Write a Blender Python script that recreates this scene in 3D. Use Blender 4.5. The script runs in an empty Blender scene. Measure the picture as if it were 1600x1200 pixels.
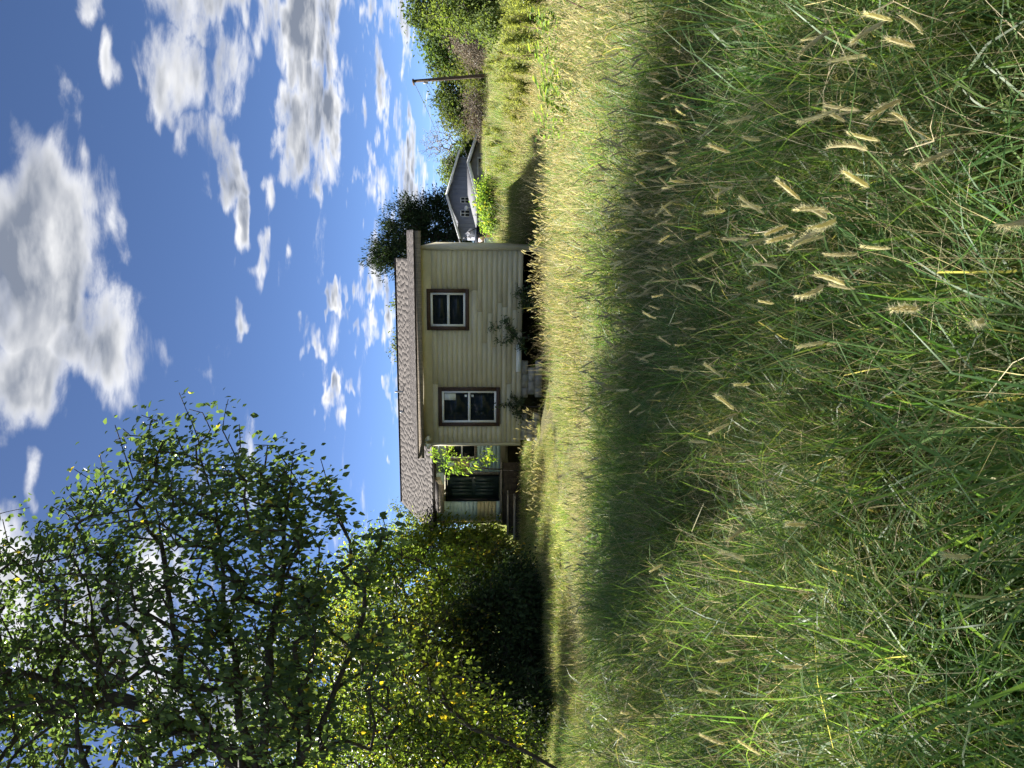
import bpy, math, random
import numpy as np
from mathutils import Vector, Matrix

R = math.radians
rng = np.random.default_rng(7)
random.seed(7)
sc = bpy.context.scene
COL = sc.collection

# ------------------------------------------------------------------ camera (held sideways: world up is image left)
FPX, HOR, CAMZ = 1155.0, 742.0, 1.6
PITCH = math.atan((800 - HOR) / FPX)
fwd = Vector((0, math.cos(PITCH), -math.sin(PITCH)))
upv = Vector((0, math.sin(PITCH), math.cos(PITCH)))
cam = bpy.data.cameras.new('camera')
cam.sensor_width = 36.0
cam.lens = 36.0 * FPX / 1600.0
cam.clip_start = 0.05
cam.clip_end = 3000
cam_o = bpy.data.objects.new('camera', cam)
m3 = Matrix((-upv, Vector((1, 0, 0)), -fwd)).transposed()
cam_o.matrix_world = Matrix.Translation((0, 0, CAMZ)) @ m3.to_4x4()
COL.objects.link(cam_o)
sc.camera = cam_o


def pdir(px, py):
    d = fwd + Vector((1, 0, 0)) * ((600 - py) / FPX) - upv * ((px - 800) / FPX)
    return d


def at(px, py, Y):
    d = pdir(px, py)
    return Vector((0, 0, CAMZ)) + d * (Y / d.y)


# ------------------------------------------------------------------ exposure, sun, sky
sc.view_settings.view_transform = 'Standard'
sc.view_settings.look = 'None'
sc.view_settings.gamma = 1.0
sc.view_settings.exposure = 2.05
sc.cycles.max_bounces = 5
sc.cycles.diffuse_bounces = 3
sc.cycles.glossy_bounces = 2
sc.cycles.transmission_bounces = 3
sc.cycles.adaptive_threshold = 0.025
sc.cycles.use_denoising = True
sc.cycles.denoiser = 'OPENIMAGEDENOISE'
sc.cycles.denoising_prefilter = 'NONE'
SUN_AZ, SUN_EL = R(-42), R(48)          # azimuth from +Y, towards +X
sdir = Vector((math.sin(SUN_AZ) * math.cos(SUN_EL), math.cos(SUN_AZ) * math.cos(SUN_EL), math.sin(SUN_EL)))
sun = bpy.data.lights.new('sun', 'SUN')
sun.energy = 5.0
sun.angle = R(0.53)
sun.color = (1.0, 0.96, 0.89)
sun_o = bpy.data.objects.new('sun', sun)
sun_o.rotation_euler = sdir.to_track_quat('Z', 'Y').to_euler()
sun_o.location = (-20, 30, 40)
COL.objects.link(sun_o)


class NT:
    """tiny helper to write node trees"""
    def __init__(s, tree):
        s.t = tree
        s.n = tree.nodes
        s.l = tree.links

    def node(s, typ, **kw):
        n = s.n.new(typ)
        for k, v in kw.items():
            setattr(n, k, v)
        return n

    def put(s, sock, v):
        if isinstance(v, bpy.types.NodeSocket):
            s.l.new(v, sock)
        elif v is not None:
            sock.default_value = v

    def math(s, op, a, b=None, c=None, clamp=False):
        n = s.node('ShaderNodeMath', operation=op)
        n.use_clamp = clamp
        s.put(n.inputs[0], a)
        s.put(n.inputs[1], b)
        s.put(n.inputs[2], c)
        return n.outputs[0]

    def vmath(s, op, a, b=None):
        n = s.node('ShaderNodeVectorMath', operation=op)
        s.put(n.inputs[0], a)
        if b is not None:
            s.put(n.inputs[1], b)
        return n.outputs['Value'] if op in ('DOT_PRODUCT', 'LENGTH') else n.outputs[0]

    def mix(s, f, a, b):
        n = s.node('ShaderNodeMix', data_type='RGBA')
        s.put(n.inputs[0], f)
        s.put(n.inputs[6], a)
        s.put(n.inputs[7], b)
        return n.outputs[2]

    def noise(s, vec, scale, detail=4, rough=0.55, dist=0.0):
        n = s.node('ShaderNodeTexNoise')
        n.inputs['Scale'].default_value = scale
        n.inputs['Detail'].default_value = detail
        n.inputs['Roughness'].default_value = rough
        n.inputs['Distortion'].default_value = dist
        if vec is not None:
            s.l.new(vec, n.inputs['Vector'])
        return n.outputs['Fac']

    def smooth(s, v, lo, hi, a=0.0, b=1.0):
        n = s.node('ShaderNodeMapRange', interpolation_type='SMOOTHSTEP')
        s.put(n.inputs[0], v)
        for i, x in enumerate((lo, hi, a, b)):
            n.inputs[i + 1].default_value = x
        return n.outputs[0]


def rgba(c):
    return (c[0], c[1], c[2], 1.0)


world = bpy.data.worlds.new('World')
sc.world = world
world.use_nodes = True
wt = NT(world.node_tree)
wt.n.clear()
sky = wt.node('ShaderNodeTexSky', sky_type='NISHITA')
sky.sun_disc = False
sky.sun_elevation = SUN_EL
sky.sun_rotation = SUN_AZ
sky.altitude = 600
sky.air_density = 0.32
sky.dust_density = 0.12
sky.ozone_density = 5.0
tc = wt.node('ShaderNodeTexCoord')
D = tc.outputs['Generated']
sep = wt.node('ShaderNodeSeparateXYZ')
wt.l.new(D, sep.inputs[0])
dz = wt.math('MAXIMUM', sep.outputs[2], 0.0)
# clouds lie on a flat sheet overhead: direction divided by its height
den = wt.math('ADD', dz, 0.16)
cmb = wt.node('ShaderNodeCombineXYZ')
wt.put(cmb.inputs[0], wt.math('DIVIDE', sep.outputs[0], den))
wt.put(cmb.inputs[1], wt.math('DIVIDE', sep.outputs[1], den))
wt.put(cmb.inputs[2], 3.7)
P = cmb.outputs[0]
# cloud banks as seen from the field, looking along +Y: (pixel x, pixel y, half height, half width, weight)
BANKS = [
    (70, 410, 140, 250, 1.5), (170, 540, 120, 170, 1.4), (50, 620, 120, 110, 1.2), (10, 240, 60, 90, .8),
    (215, 480, 60, 110, .75), (-120, 480, 170, 300, 1.3), (40, 860, 120, 90, .9),
    (315, 10, 140, 110, 1.35), (305, 110, 100, 130, 1.3), (335, 215, 65, 100, 1.2), (366, 295, 32, 70, 1.0),
    (222, 110, 20, 50, .75), (248, 165, 20, 50, .75), (300, -100, 140, 120, 1.1),
    (480, 30, 85, 130, 1.1), (483, 180, 80, 130, 1.1), (500, 270, 40, 70, .8),
    (612, 10, 55, 80, 1.0), (596, 120, 40, 90, .95), (620, 200, 40, 110, .9), (570, 300, 26, 50, .75),
    (585, 350, 42, 80, .85), (598, 450, 40, 90, .9), (545, 470, 18, 70, .8), (625, 610, 20, 170, .85), (640, 300, 50, 90, .8),
    (374, 485, 24, 40, .85), (412, 420, 34, 50, .8), (476, 530, 32, 40, .75), (512, 630, 26, 50, .8),
    (140, 10, 40, 60, .8), (175, 105, 26, 50, .7), (440, 290, 22, 60, .7), (65, 742, 26, 36, .7),
    (150, 980, 230, 160, .95), (370, 1090, 190, 150, .95), (540, 1200, 150, 150, .9),
]
qy = wt.math('MAXIMUM', sep.outputs[1], 0.04)
qc = wt.node('ShaderNodeCombineXYZ')
wt.put(qc.inputs[0], wt.math('DIVIDE', sep.outputs[0], qy))
wt.put(qc.inputs[1], wt.math('DIVIDE', sep.outputs[2], qy))
wn = wt.node('ShaderNodeTexNoise')
wn.inputs['Scale'].default_value = 3.4
wn.inputs['Detail'].default_value = 3
wn.inputs['Roughness'].default_value = .6
wt.l.new(P, wn.inputs['Vector'])
warp = wt.node('ShaderNodeVectorMath', operation='MULTIPLY_ADD')
wt.l.new(wn.outputs['Color'], warp.inputs[0])
warp.inputs[1].default_value = (.26, .15, 0)
wt.l.new(qc.outputs[0], warp.inputs[2])
Q = wt.vmath('ADD', warp.outputs[0], (-.13, -.075, 0))
acc = None
for (px, py, hx, hy, w) in BANKS:
    c = pdir(px, py)
    cx_, cz_ = c.x / c.y, c.z / c.y
    n = wt.node('ShaderNodeVectorMath', operation='MULTIPLY_ADD')
    wt.l.new(Q, n.inputs[0])
    n.inputs[1].default_value = (FPX / hy, FPX / hx, 0)
    n.inputs[2].default_value = (-cx_ * FPX / hy, -cz_ * FPX / hx, 0)
    g = wt.math('MULTIPLY_ADD', wt.vmath('DOT_PRODUCT', n.outputs[0], n.outputs[0]), -w, w)
    acc = g if acc is None else wt.math('MAXIMUM', acc, g)
acc = wt.math('MAXIMUM', acc, 0.0)
# the rest of the sky carries the same broken cloud
low = wt.noise(P, 0.6, 2, 0.5)
rest = wt.smooth(low, 0.42, 0.66, 0.0, 0.85)
front = wt.vmath('DOT_PRODUCT', D, tuple(pdir(330, 600).normalized()))
rest = wt.math('MULTIPLY', rest, wt.smooth(front, 0.72, 0.9, 1.0, 0.0))
cov = wt.math('MAXIMUM', acc, rest)
P2 = wt.vmath('MULTIPLY', P, (.62, 1.0, 1.0))
n1 = wt.noise(P2, 5.0, 7, 0.60, 0.25)
n2 = wt.noise(P2, 1.7, 2, 0.5)
nn = wt.math('MULTIPLY_ADD', wt.math('SUBTRACT', n1, .5), 3.1, wt.math('MULTIPLY', wt.math('SUBTRACT', n2, .5), 1.3))
dens = wt.math('ADD', cov, nn)
mask = wt.smooth(dens, 0.36, 1.15)
mask = wt.math('MULTIPLY', mask, wt.smooth(dz, 0.0, 0.06))
# the body of a cloud is grey, its side turned to the sun and its thin edge white
off = wt.vmath('ADD', P2, (-.07, .10, 0))
n3 = wt.noise(off, 5.0, 4, 0.60, 0.25)
rel = wt.math('MULTIPLY', wt.math('SUBTRACT', n3, n1), 2.4)
shade = wt.math('ADD', wt.math('MULTIPLY', wt.smooth(dens, 0.55, 1.35), wt.smooth(cov, .2, .85)), rel, clamp=True)
SKS = 0.05
EXPO = 2 ** sc.view_settings.exposure
lit = tuple(x * 1.2 / SKS / EXPO for x in (1.0, .995, .99)) + (1,)
grey = tuple(x / SKS / EXPO for x in (0.25, 0.29, 0.375)) + (1,)
ccol = wt.mix(shade, lit, grey)
colr = wt.mix(mask, sky.outputs[0], ccol)
bg = wt.node('ShaderNodeBackground')
bg.inputs[1].default_value = SKS
wt.l.new(colr, bg.inputs[0])
wo = wt.node('ShaderNodeOutputWorld')
wt.l.new(bg.outputs[0], wo.inputs[0])

# ------------------------------------------------------------------ materials
MATS = {}


def newmat(name):
    m = bpy.data.materials.new(name)
    m.use_nodes = True
    t = NT(m.node_tree)
    t.n.clear()
    out = t.node('ShaderNodeOutputMaterial')
    MATS[name] = m
    return m, t, out


def surf(name, c1, c2, scale=6.0, rough=0.8, bump=0.25, stretch=(1, 1, 1), rnd=0.12, c3=None, wear=0.62, spec=0.35, fine=60.0):
    """painted / weathered solid: two tones in noise, optional wear colour, per-object tint"""
    m, t, out = newmat(name)
    tc = t.node('ShaderNodeTexCoord')
    v = t.vmath('MULTIPLY', tc.outputs['Object'], stretch)
    a = t.noise(v, scale, 6, 0.6)
    col = t.mix(t.smooth(a, 0.35, 0.68), rgba(c1), rgba(c2))
    f = t.noise(v, fine, 3, 0.6)
    if c3:
        w = t.noise(v, scale * 2.3, 8, 0.68, 0.3)
        col = t.mix(t.smooth(w, wear, wear + 0.08), col, rgba(c3))
    oi = t.node('ShaderNodeObjectInfo')
    br = t.math('MULTIPLY_ADD', oi.outputs['Random'], rnd * 2, 1 - rnd)
    br = t.math('MULTIPLY', br, t.math('MULTIPLY_ADD', f, 0.3, 0.85))
    hsv = t.node('ShaderNodeHueSaturation')
    t.put(hsv.inputs['Color'], col)
    t.put(hsv.inputs['Value'], br)
    b = t.node('ShaderNodeBsdfPrincipled')
    t.put(b.inputs['Base Color'], hsv.outputs[0])
    t.put(b.inputs['Roughness'], t.math('MULTIPLY_ADD', f, 0.2, rough - 0.1))
    b.inputs['Specular IOR Level'].default_value = spec
    if bump:
        bp = t.node('ShaderNodeBump')
        bp.inputs['Strength'].default_value = bump
        bp.inputs['Distance'].default_value = 0.02
        t.put(bp.inputs['Height'], t.math('ADD', f, a))
        t.l.new(bp.outputs[0], b.inputs['Normal'])
    t.l.new(b.outputs[0], out.inputs[0])
    return m


def foliage(name, dark, light, odd=None, odd_at=0.93, trans=0.45, rough=0.42, tboost=(1.25, 1.2, 0.55), spec=0.4, rnd=0.25, hue=.03):
    """leaf or blade: per-leaf tint attribute picks the tone; light passes through"""
    m, t, out = newmat(name)
    at_ = t.node('ShaderNodeAttribute', attribute_name='tint')
    f = at_.outputs['Fac']
    col = t.mix(t.smooth(f, 0.0, 1.0), rgba(dark), rgba(light))
    if odd:
        col = t.mix(t.math('GREATER_THAN', f, odd_at), col, rgba(odd))
    oi = t.node('ShaderNodeObjectInfo')
    hsv = t.node('ShaderNodeHueSaturation')
    t.put(hsv.inputs['Value'], t.math('MULTIPLY_ADD', oi.outputs['Random'], rnd * 2, 1 - rnd))
    t.put(hsv.inputs['Hue'], t.math('MULTIPLY_ADD', oi.outputs['Random'], hue, .5 - hue / 2))
    t.put(hsv.inputs['Color'], col)
    col = hsv.outputs[0]
    b = t.node('ShaderNodeBsdfPrincipled')
    t.put(b.inputs['Base Color'], col)
    b.inputs['Roughness'].default_value = rough
    b.inputs['Specular IOR Level'].default_value = spec
    tr = t.node('ShaderNodeBsdfTranslucent')
    tcol = t.node('ShaderNodeMix', data_type='RGBA', blend_type='MULTIPLY')
    tcol.inputs[0].default_value = 1.0
    t.put(tcol.inputs[6], col)
    tcol.inputs[7].default_value = rgba([x * 1.7 for x in tboost])
    t.put(tr.inputs[0], tcol.outputs[2])
    ms = t.node('ShaderNodeMixShader')
    ms.inputs[0].default_value = trans
    t.l.new(b.outputs[0], ms.inputs[1])
    t.l.new(tr.outputs[0], ms.inputs[2])
    t.l.new(ms.outputs[0], out.inputs[0])
    return m


foliage('leaf_broad', (.036, .062, .030), (.085, .125, .048), odd=(.32, .25, .03), odd_at=.985, trans=.45, rough=.42, spec=.25)
foliage('leaf_thicket', (.050, .080, .016), (.13, .165, .030), odd=(.42, .33, .03), odd_at=.95, trans=.5)
foliage('leaf_dark', (.018, .034, .015), (.040, .064, .024), trans=.2, spec=.12, rough=.7)  # leaf colour darkened to carry the deep shade of the hollow
foliage('leaf_bright', (.085, .15, .03), (.18, .24, .05), odd=(.40, .36, .05), odd_at=.975, trans=.5, spec=.15, rough=.6)
foliage('leaf_mid', (.036, .066, .022), (.085, .125, .036), trans=.38, rnd=.2, spec=.12, rough=.65)
foliage('leaf_olive', (.060, .090, .026), (.135, .165, .048), trans=.38, rnd=.2, spec=.12, rough=.65)
foliage('leaf_dead', (.10, .082, .062), (.19, .16, .125), trans=.2, tboost=(1, .9, .8), spec=.1, rough=.8)
foliage('needle', (.012, .026, .014), (.034, .056, .024), trans=.12, spec=.1, rough=.7)
foliage('leaf_wall', (.030, .050, .022), (.07, .10, .04), trans=.3)
foliage('feather_weed', (.13, .16, .05), (.24, .26, .10), trans=.45, spec=.15)
foliage('grass_green', (.052, .110, .030), (.145, .215, .062), odd=(.28, .26, .12), odd_at=.90, trans=.42, rough=.46, rnd=.28, spec=.3)
foliage('grass_fine', (.095, .138, .042), (.225, .250, .095), odd=(.36, .32, .18), odd_at=.80, trans=.40, rough=.6, rnd=.28, spec=.2)
foliage('grass_straw', (.34, .295, .18), (.55, .49, .32), odd=(.12, .14, .04), odd_at=.85, trans=.35, tboost=(1, .95, .7), rough=.7, spec=.15)
foliage('seed_head', (.54, .48, .27), (.74, .68, .44), trans=.45, tboost=(.75, .75, .6), rough=.8, rnd=.15, hue=.012, spec=.15)
foliage('weed_leaf', (.040, .085, .030), (.09, .145, .05), trans=.35)
surf('bark', (.035, .028, .022), (.070, .057, .045), 9, .9, .6, (1, 1, .3))
surf('bark_grey', (.22, .20, .18), (.32, .30, .27), 9, .9, .3, (1, 1, .3))
surf('stem_red', (.10, .05, .04), (.17, .09, .06), 12, .7, .1)
surf('stem_green', (.09, .12, .04), (.15, .18, .06), 12, .6, .1)
surf('cream', (.53, .475, .325), (.585, .53, .375), 3.5, .62, .15, (.5, .5, 2), rnd=.06, c3=(.36, .34, .25), wear=.70)
surf('cream_trim', (.52, .47, .33), (.57, .52, .38), 4, .6, .15, rnd=.04, c3=(.36, .35, .29), wear=.70)
surf('blue_paint', (.45, .60, .64), (.52, .67, .69), 4, .65, .15, (.5, .5, 2), rnd=.08, c3=(.40, .40, .38), wear=.70)
surf('yellow_paint', (.58, .51, .29), (.66, .59, .36), 4, .65, .15, (.5, .5, 2), rnd=.06)
surf('tan_paint', (.46, .37, .22), (.52, .42, .27), 4, .65, .15, (.5, .5, 2), rnd=.06)
surf('brown_trim', (.055, .032, .024), (.085, .050, .038), 14, .55, .2, c3=(.12, .085, .07), wear=.68)
surf('vinyl', (.78, .78, .77), (.83, .83, .82), 4, .35, .02, rnd=.03)
surf('paper', (.72, .76, .74), (.78, .80, .79), 20, .7, .0)
surf('shingle', (.070, .062, .058), (.110, .098, .092), 5, .95, .2, rnd=.1, c3=(.135, .122, .115), wear=.6, spec=.15, fine=140)
surf('shingle_edge', (.060, .052, .048), (.10, .088, .08), 8, .95, .4)
surf('weathered_wood', (.20, .165, .125), (.30, .255, .20), 5, .9, .5, (6, 6, .6), c3=(.13, .105, .085), wear=.6)
surf('grey_wood', (.19, .175, .155), (.30, .28, .25), 5, .9, .6, (.6, 6, 6), c3=(.10, .09, .08), wear=.6, rnd=.2)
surf('raw_wood', (.26, .15, .075), (.36, .22, .12), 6, .85, .4, (4, 4, 1))
surf('rotten_wood_shade', (.025, .021, .017), (.05, .042, .034), 7, .95, .7, rnd=.25)  # rotten wood tone, darkened for the shade under the steps
surf('concrete', (.34, .32, .27), (.45, .43, .36), 5, .92, .6, c3=(.22, .21, .16), wear=.6, rnd=.12)
surf('door_paint', (.022, .040, .042), (.032, .054, .055), 6, .45, .1, (3, 3, .4), rnd=.05)
surf('black_paint', (.010, .011, .016), (.016, .018, .024), 6, .4, .05)
surf('steel', (.42, .42, .42), (.55, .55, .55), 10, .35, .05)
surf('shade_black', (.012, .012, .013), (.02, .02, .02), 3, .9, 0)  # near-black: shade of unlit interiors put into the colour
surf('grey_siding', (.215, .225, .265), (.25, .26, .30), 1.5, .75, .1, (3, 3, .3), rnd=.05)
surf('stucco', (.30, .29, .27), (.36, .345, .32), 2, .9, .2)
surf('grey_shingle', (.10, .10, .11), (.145, .145, .155), 6, .95, .3, spec=.15)
surf('white_trim', (.70, .71, .70), (.78, .78, .77), 4, .5, .05)
surf('orange_paint', (.50, .10, .035), (.60, .15, .06), 8, .5, .2, c3=(.24, .10, .06), wear=.64)
surf('pink_sheet', (.52, .36, .33), (.62, .45, .40), 5, .7, .2)
surf('white_enamel', (.50, .55, .60), (.64, .68, .72), 4, .4, .1, c3=(.20, .22, .25), wear=.66)
surf('pole_wood', (.065, .045, .032), (.11, .08, .058), 6, .9, .5, (6, 6, .5))
surf('cable', (.03, .03, .03), (.05, .05, .05), 6, .6, 0)
surf('asphalt', (.20, .20, .19), (.26, .255, .24), 6, .95, .3)

# window glass: even dark colour, low specular
m, t, out = newmat('glass')
tcg = t.node('ShaderNodeTexCoord')
b = t.node('ShaderNodeBsdfPrincipled')
b.inputs['Base Color'].default_value = (.010, .016, .020, 1)
b.inputs['Roughness'].default_value = 0.03
b.inputs['Specular IOR Level'].default_value = 0.22
t.l.new(b.outputs[0], out.inputs[0])

# ground: soil and thatch
m, t, out = newmat('soil')
geo = t.node('ShaderNodeNewGeometry')
pn = t.noise(geo.outputs['Position'], 0.35, 6, 0.6)
pf = t.noise(geo.outputs['Position'], 22, 6, 0.7)
c = t.mix(t.smooth(pn, .35, .65), (.070, .080, .028, 1), (.105, .095, .042, 1))
c = t.mix(t.smooth(pf, .4, .7), c, (.045, .045, .020, 1))
b = t.node('ShaderNodeBsdfPrincipled')
t.put(b.inputs['Base Color'], c)
b.inputs['Roughness'].default_value = .95
b.inputs['Specular IOR Level'].default_value = .1
bp = t.node('ShaderNodeBump')
bp.inputs['Strength'].default_value = .8
bp.inputs['Distance'].default_value = .05
t.put(bp.inputs['Height'], pf)
t.l.new(bp.outputs[0], b.inputs['Normal'])
t.l.new(b.outputs[0], out.inputs[0])


# ------------------------------------------------------------------ mesh helpers
def npmesh(name, V, faces, mat, tint=None, smooth=False):
    """V (n,3); faces: list of integer arrays, one per polygon size; tint per vertex"""
    me = bpy.data.meshes.new(name)
    V = np.asarray(V, np.float32).reshape(-1, 3)
    if not isinstance(faces, list):
        faces = [faces]
    faces = [np.asarray(f, np.int32) for f in faces if len(f)]
    li = np.concatenate([f.ravel() for f in faces]) if faces else np.zeros(0, np.int32)
    sizes = np.concatenate([np.full(len(f), f.shape[1], np.int32) for f in faces])
    starts = np.concatenate([[0], np.cumsum(sizes)[:-1]]).astype(np.int32)
    me.vertices.add(len(V))
    me.vertices.foreach_set('co', V.ravel())
    me.loops.add(len(li))
    me.loops.foreach_set('vertex_index', li)
    me.polygons.add(len(sizes))
    me.polygons.foreach_set('loop_start', starts)
    if smooth:
        me.polygons.foreach_set('use_smooth', np.ones(len(sizes), bool))
    if tint is not None:
        a = me.attributes.new('tint', 'FLOAT', 'POINT')
        a.data.foreach_set('value', np.asarray(tint, np.float32))
    me.update(calc_edges=True)
    me.validate()
    me.materials.append(MATS[mat] if isinstance(mat, str) else mat)
    return me


class MB:
    """collects shapes for ONE mesh object"""
    def __init__(s):
        s.v = []
        s.f = {3: [], 4: []}
        s.n = 0

    def add(s, V, F):
        V = [tuple(v) for v in V]
        for f in F:
            s.f[len(f)].append([i + s.n for i in f])
        s.v += V
        s.n += len(V)

    def hexa(s, p):
        """eight corners: bottom ring of 4, top ring of 4"""
        s.add(p, [(3, 2, 1, 0), (4, 5, 6, 7), (0, 1, 5, 4), (1, 2, 6, 5), (2, 3, 7, 6), (3, 0, 4, 7)])

    def box(s, x0, x1, y0, y1, z0, z1, M=None):
        p = [Vector((x, y, z)) for z in (z0, z1) for (x, y) in ((x0, y0), (x1, y0), (x1, y1), (x0, y1))]
        if M is not None:
            p = [M(*q) if callable(M) else M @ q for q in p]
        s.hexa(p)

    def tube(s, pts, rad, n=8, caps=True):
        pts = [Vector(p) for p in pts]
        rad = rad if hasattr(rad, '__len__') else [rad] * len(pts)
        base = []
        for i, p in enumerate(pts):
            d = (pts[min(i + 1, len(pts) - 1)] - pts[max(i - 1, 0)]).normalized()
            ref = Vector((0, 0, 1)) if abs(d.z) < .9 else Vector((1, 0, 0))
            x = d.cross(ref).normalized()
            y = d.cross(x)
            base += [p + (x * math.cos(2 * math.pi * k / n) + y * math.sin(2 * math.pi * k / n)) * rad[i] for k in range(n)]
        F = []
        for i in range(len(pts) - 1):
            for k in range(n):
                a, b_ = i * n + k, i * n + (k + 1) % n
                F.append((a, b_, b_ + n, a + n))
        m_ = len(base)
        if caps:
            base += [pts[0], pts[-1]]
            for k in range(n):
                F.append((m_, (k + 1) % n, k))
                F.append((m_ + 1, m_ - n + k, m_ - n + (k + 1) % n))
        s.add(base, F)

    def build(s, name, mat, parent=None, org=(0, 0, 0), smooth=False):
        V = np.array([tuple(v) for v in s.v], float) - np.array(org)
        me = npmesh(name, V, [np.array(f) for f in (s.f[3], s.f[4]) if f], mat, smooth=smooth)
        o = bpy.data.objects.new(name, me)
        COL.objects.link(o)
        if parent is not None:
            o.parent = parent
        return o


def link(name, me, parent=None, loc=(0, 0, 0)):
    o = bpy.data.objects.new(name, me)
    COL.objects.link(o)
    o.location = loc
    if parent is not None:
        o.parent = parent
    return o


def tag(o, label=None, cat=None, group=None, kind=None):
    for k, v in (('label', label), ('category', cat), ('group', group), ('kind', kind)):
        if v:
            o[k] = v
    return o


def thing(name, label, cat, loc, group=None):
    o = bpy.data.objects.new(name, None)
    o.empty_display_size = .2
    COL.objects.link(o)
    o.location = loc
    return tag(o, label, cat, group)


def sstep(x, a, b):
    t_ = np.clip((np.asarray(x, float) - a) / (b - a), 0, 1)
    return t_ * t_ * (3 - 2 * t_)


def gz(x, y):
    x = np.asarray(x, float)
    y = np.asarray(y, float)
    z = -0.16 * sstep(y, 5, 17) + 0.85 * sstep(y, 24, 52)
    z = z - 0.34 * sstep(x, -3.0, 1.0) * sstep(y, 10, 17) * (1 - sstep(y, 22, 34))
    z = z + 0.05 * np.sin(x * .9 + 1) * np.sin(y * .7) + 0.03 * np.sin(x * 2.3 + y * 1.7)
    return z


def gzf(x, y):
    return float(gz(x, y))


# ------------------------------------------------------------------ the ground
xs = np.unique(np.concatenate([np.linspace(-14, 14, 113), np.linspace(-60, 60, 61), np.linspace(-600, 600, 41)]))
ys = np.unique(np.concatenate([np.linspace(-4, 32, 145), np.linspace(-40, 110, 76), np.linspace(-300, 900, 41)]))
GX, GY = np.meshgrid(xs, ys)
GZ = gz(GX, GY)
nx, ny = len(xs), len(ys)
idx = np.arange(nx * ny).reshape(ny, nx)
Fq = np.stack([idx[:-1, :-1], idx[:-1, 1:], idx[1:, 1:], idx[1:, :-1]], -1).reshape(-1, 4)
g_o = link('ground', npmesh('ground', np.stack([GX, GY, GZ], -1).reshape(-1, 3), Fq, 'soil', smooth=True))
tag(g_o, kind='structure')
# far lane
V, F = [], []
lane = [(2, 62), (12, 58), (22, 53), (34, 49), (50, 45), (70, 41)]
for i, (x, y) in enumerate(lane):
    for w in (-1.6, 1.6):
        V.append((x, y + w, gzf(x, y) + .10))
    for w in (1.6, -1.6):
        pass
for i in range(len(lane) - 1):
    F.append((2 * i, 2 * i + 2, 2 * i + 3, 2 * i + 1))
tag(link('road', npmesh('road', V, np.array(F), 'asphalt')), kind='structure')

# ------------------------------------------------------------------ the old house
A_ = Vector((-0.970, 0.242, 0))          # along the front, towards the door
B_ = Vector((0.200, 0.980, 0))           # backwards
PR = Vector((3.80, 20.5, 0))
LW = 5.78                                # front addition width
ZB, ZE = 0.27, 3.16                      # siding bottom, wall top
HB = PR + A_ * 3 + B_ * 3
HB.z = gzf(HB.x, HB.y)


def H(s, b_, z):
    return PR + A_ * s + B_ * b_ + Vector((0, 0, z))


def hs_at(py, b_):
    """s on the plane at setback b_ seen at pixel row py"""
    r = (600 - py) / (FPX * math.cos(PITCH))
    o = PR + B_ * b_
    return (r * o.y - o.x) / (A_.x - r * A_.y)


def hz_at(px, s, b_):
    p = H(s, b_, 0)
    d = pdir(px, 600 - 0)
    # height where the ray of that pixel column meets the plane's depth
    return CAMZ + d.z / d.y * p.y


house = thing('old_house', 'small cream clapboard house with brown shingle roof and a blue recessed entrance', 'house', HB)


def hpart(mb, name, mat, parent=None):
    o = mb.build(name, mat, parent or house, org=HB)
    return o


def hbox(s0, s1, b0, b1, z0, z1, name, mat, parent=None):
    mb = MB()
    mb.box(s0, s1, b0, b1, z0, z1, H)
    return hpart(mb, name, mat, parent)


# inner walls (behind the boards)
mb = MB()
mb.box(0.02, LW - .02, .03, .13, ZB, ZE + .05, H)
mb.box(0.02, .12, .131, 11.0, ZB - .7, ZE + .1, H)
mb.box(LW - .12, LW - .02, .131, 4.52, ZB, ZE + .05, H)
mb.box(LW + .0, LW + 4.30, 4.53, 4.63, .50, ZE + .0, H)
mb.box(LW + 4.20, LW + 4.30, 4.631, 11.0, .2, ZE + .0, H)
mb.box(0.121, LW + 4.199, 10.9, 11.0, .0, ZE + .0, H)
hpart(mb, 'wall', 'cream')
hbox(.13, LW - .13, .14, 10.8, .50, .60, 'floor_slab', 'shade_black')

# windows: outer rectangles
WIN = []
for (py0, py1, px0, px1, kind) in ((452, 516, 667, 733, 'a'), (605, 665, 685, 781, 'b')):
    s0, s1 = hs_at(py0, 0), hs_at(py1, 0)
    sm = (s0 + s1) / 2
    WIN.append((s0, s1, hz_at(px1, sm, 0), hz_at(px0, sm, 0), kind))


def courses(s0, s1, z0, z1, b_, n, holes, mat_fn, name='clapboard', parts_at=()):
    h = (z1 - z0) / n
    for i in range(n):
        za, zb = z0 + i * h, z0 + (i + 1) * h
        zc = (za + zb) / 2
        segs = [(s0, s1)]
        for (h0, h1, w0, w1) in holes:
            if zb > w0 + .01 and za < w1 - .01:
                ns = []
                for (a, c) in segs:
                    if h0 <= a and h1 >= c:
                        continue
                    if h1 <= a or h0 >= c:
                        ns.append((a, c))
                    else:
                        if h0 > a:
                            ns.append((a, h0))
                        if h1 < c:
                            ns.append((h1, c))
                segs = ns
        cut = []
        for (a, c) in segs:
            if c - a > 3.2:
                j = a + (c - a) * random.uniform(.25, .75)
                cut += [(a, j - .002), (j + .002, c)]
            else:
                cut.append((a, c))
        for (a, c) in cut:
            if c - a < .03:
                continue
            sag = [random.uniform(-.003, .003) for _ in range(4)]
            t0, t1 = .016 + random.uniform(-.001, .002), .004
            p = [H(a, b_ - t0, za - .012 + sag[0]), H(c, b_ - t0 + sag[2] * .4, za - .012 + sag[1]), H(c, b_ + .012, za - .012 + sag[1]), H(a, b_ + .012, za - .012 + sag[0]),
                 H(a, b_ - t1, zb), H(c, b_ - t1, zb), H(c, b_ + .012, zb), H(a, b_ + .012, zb)]
            mb = MB()
            mb.hexa(p)
            hpart(mb, name, mat_fn((a + c) / 2, zc))


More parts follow.
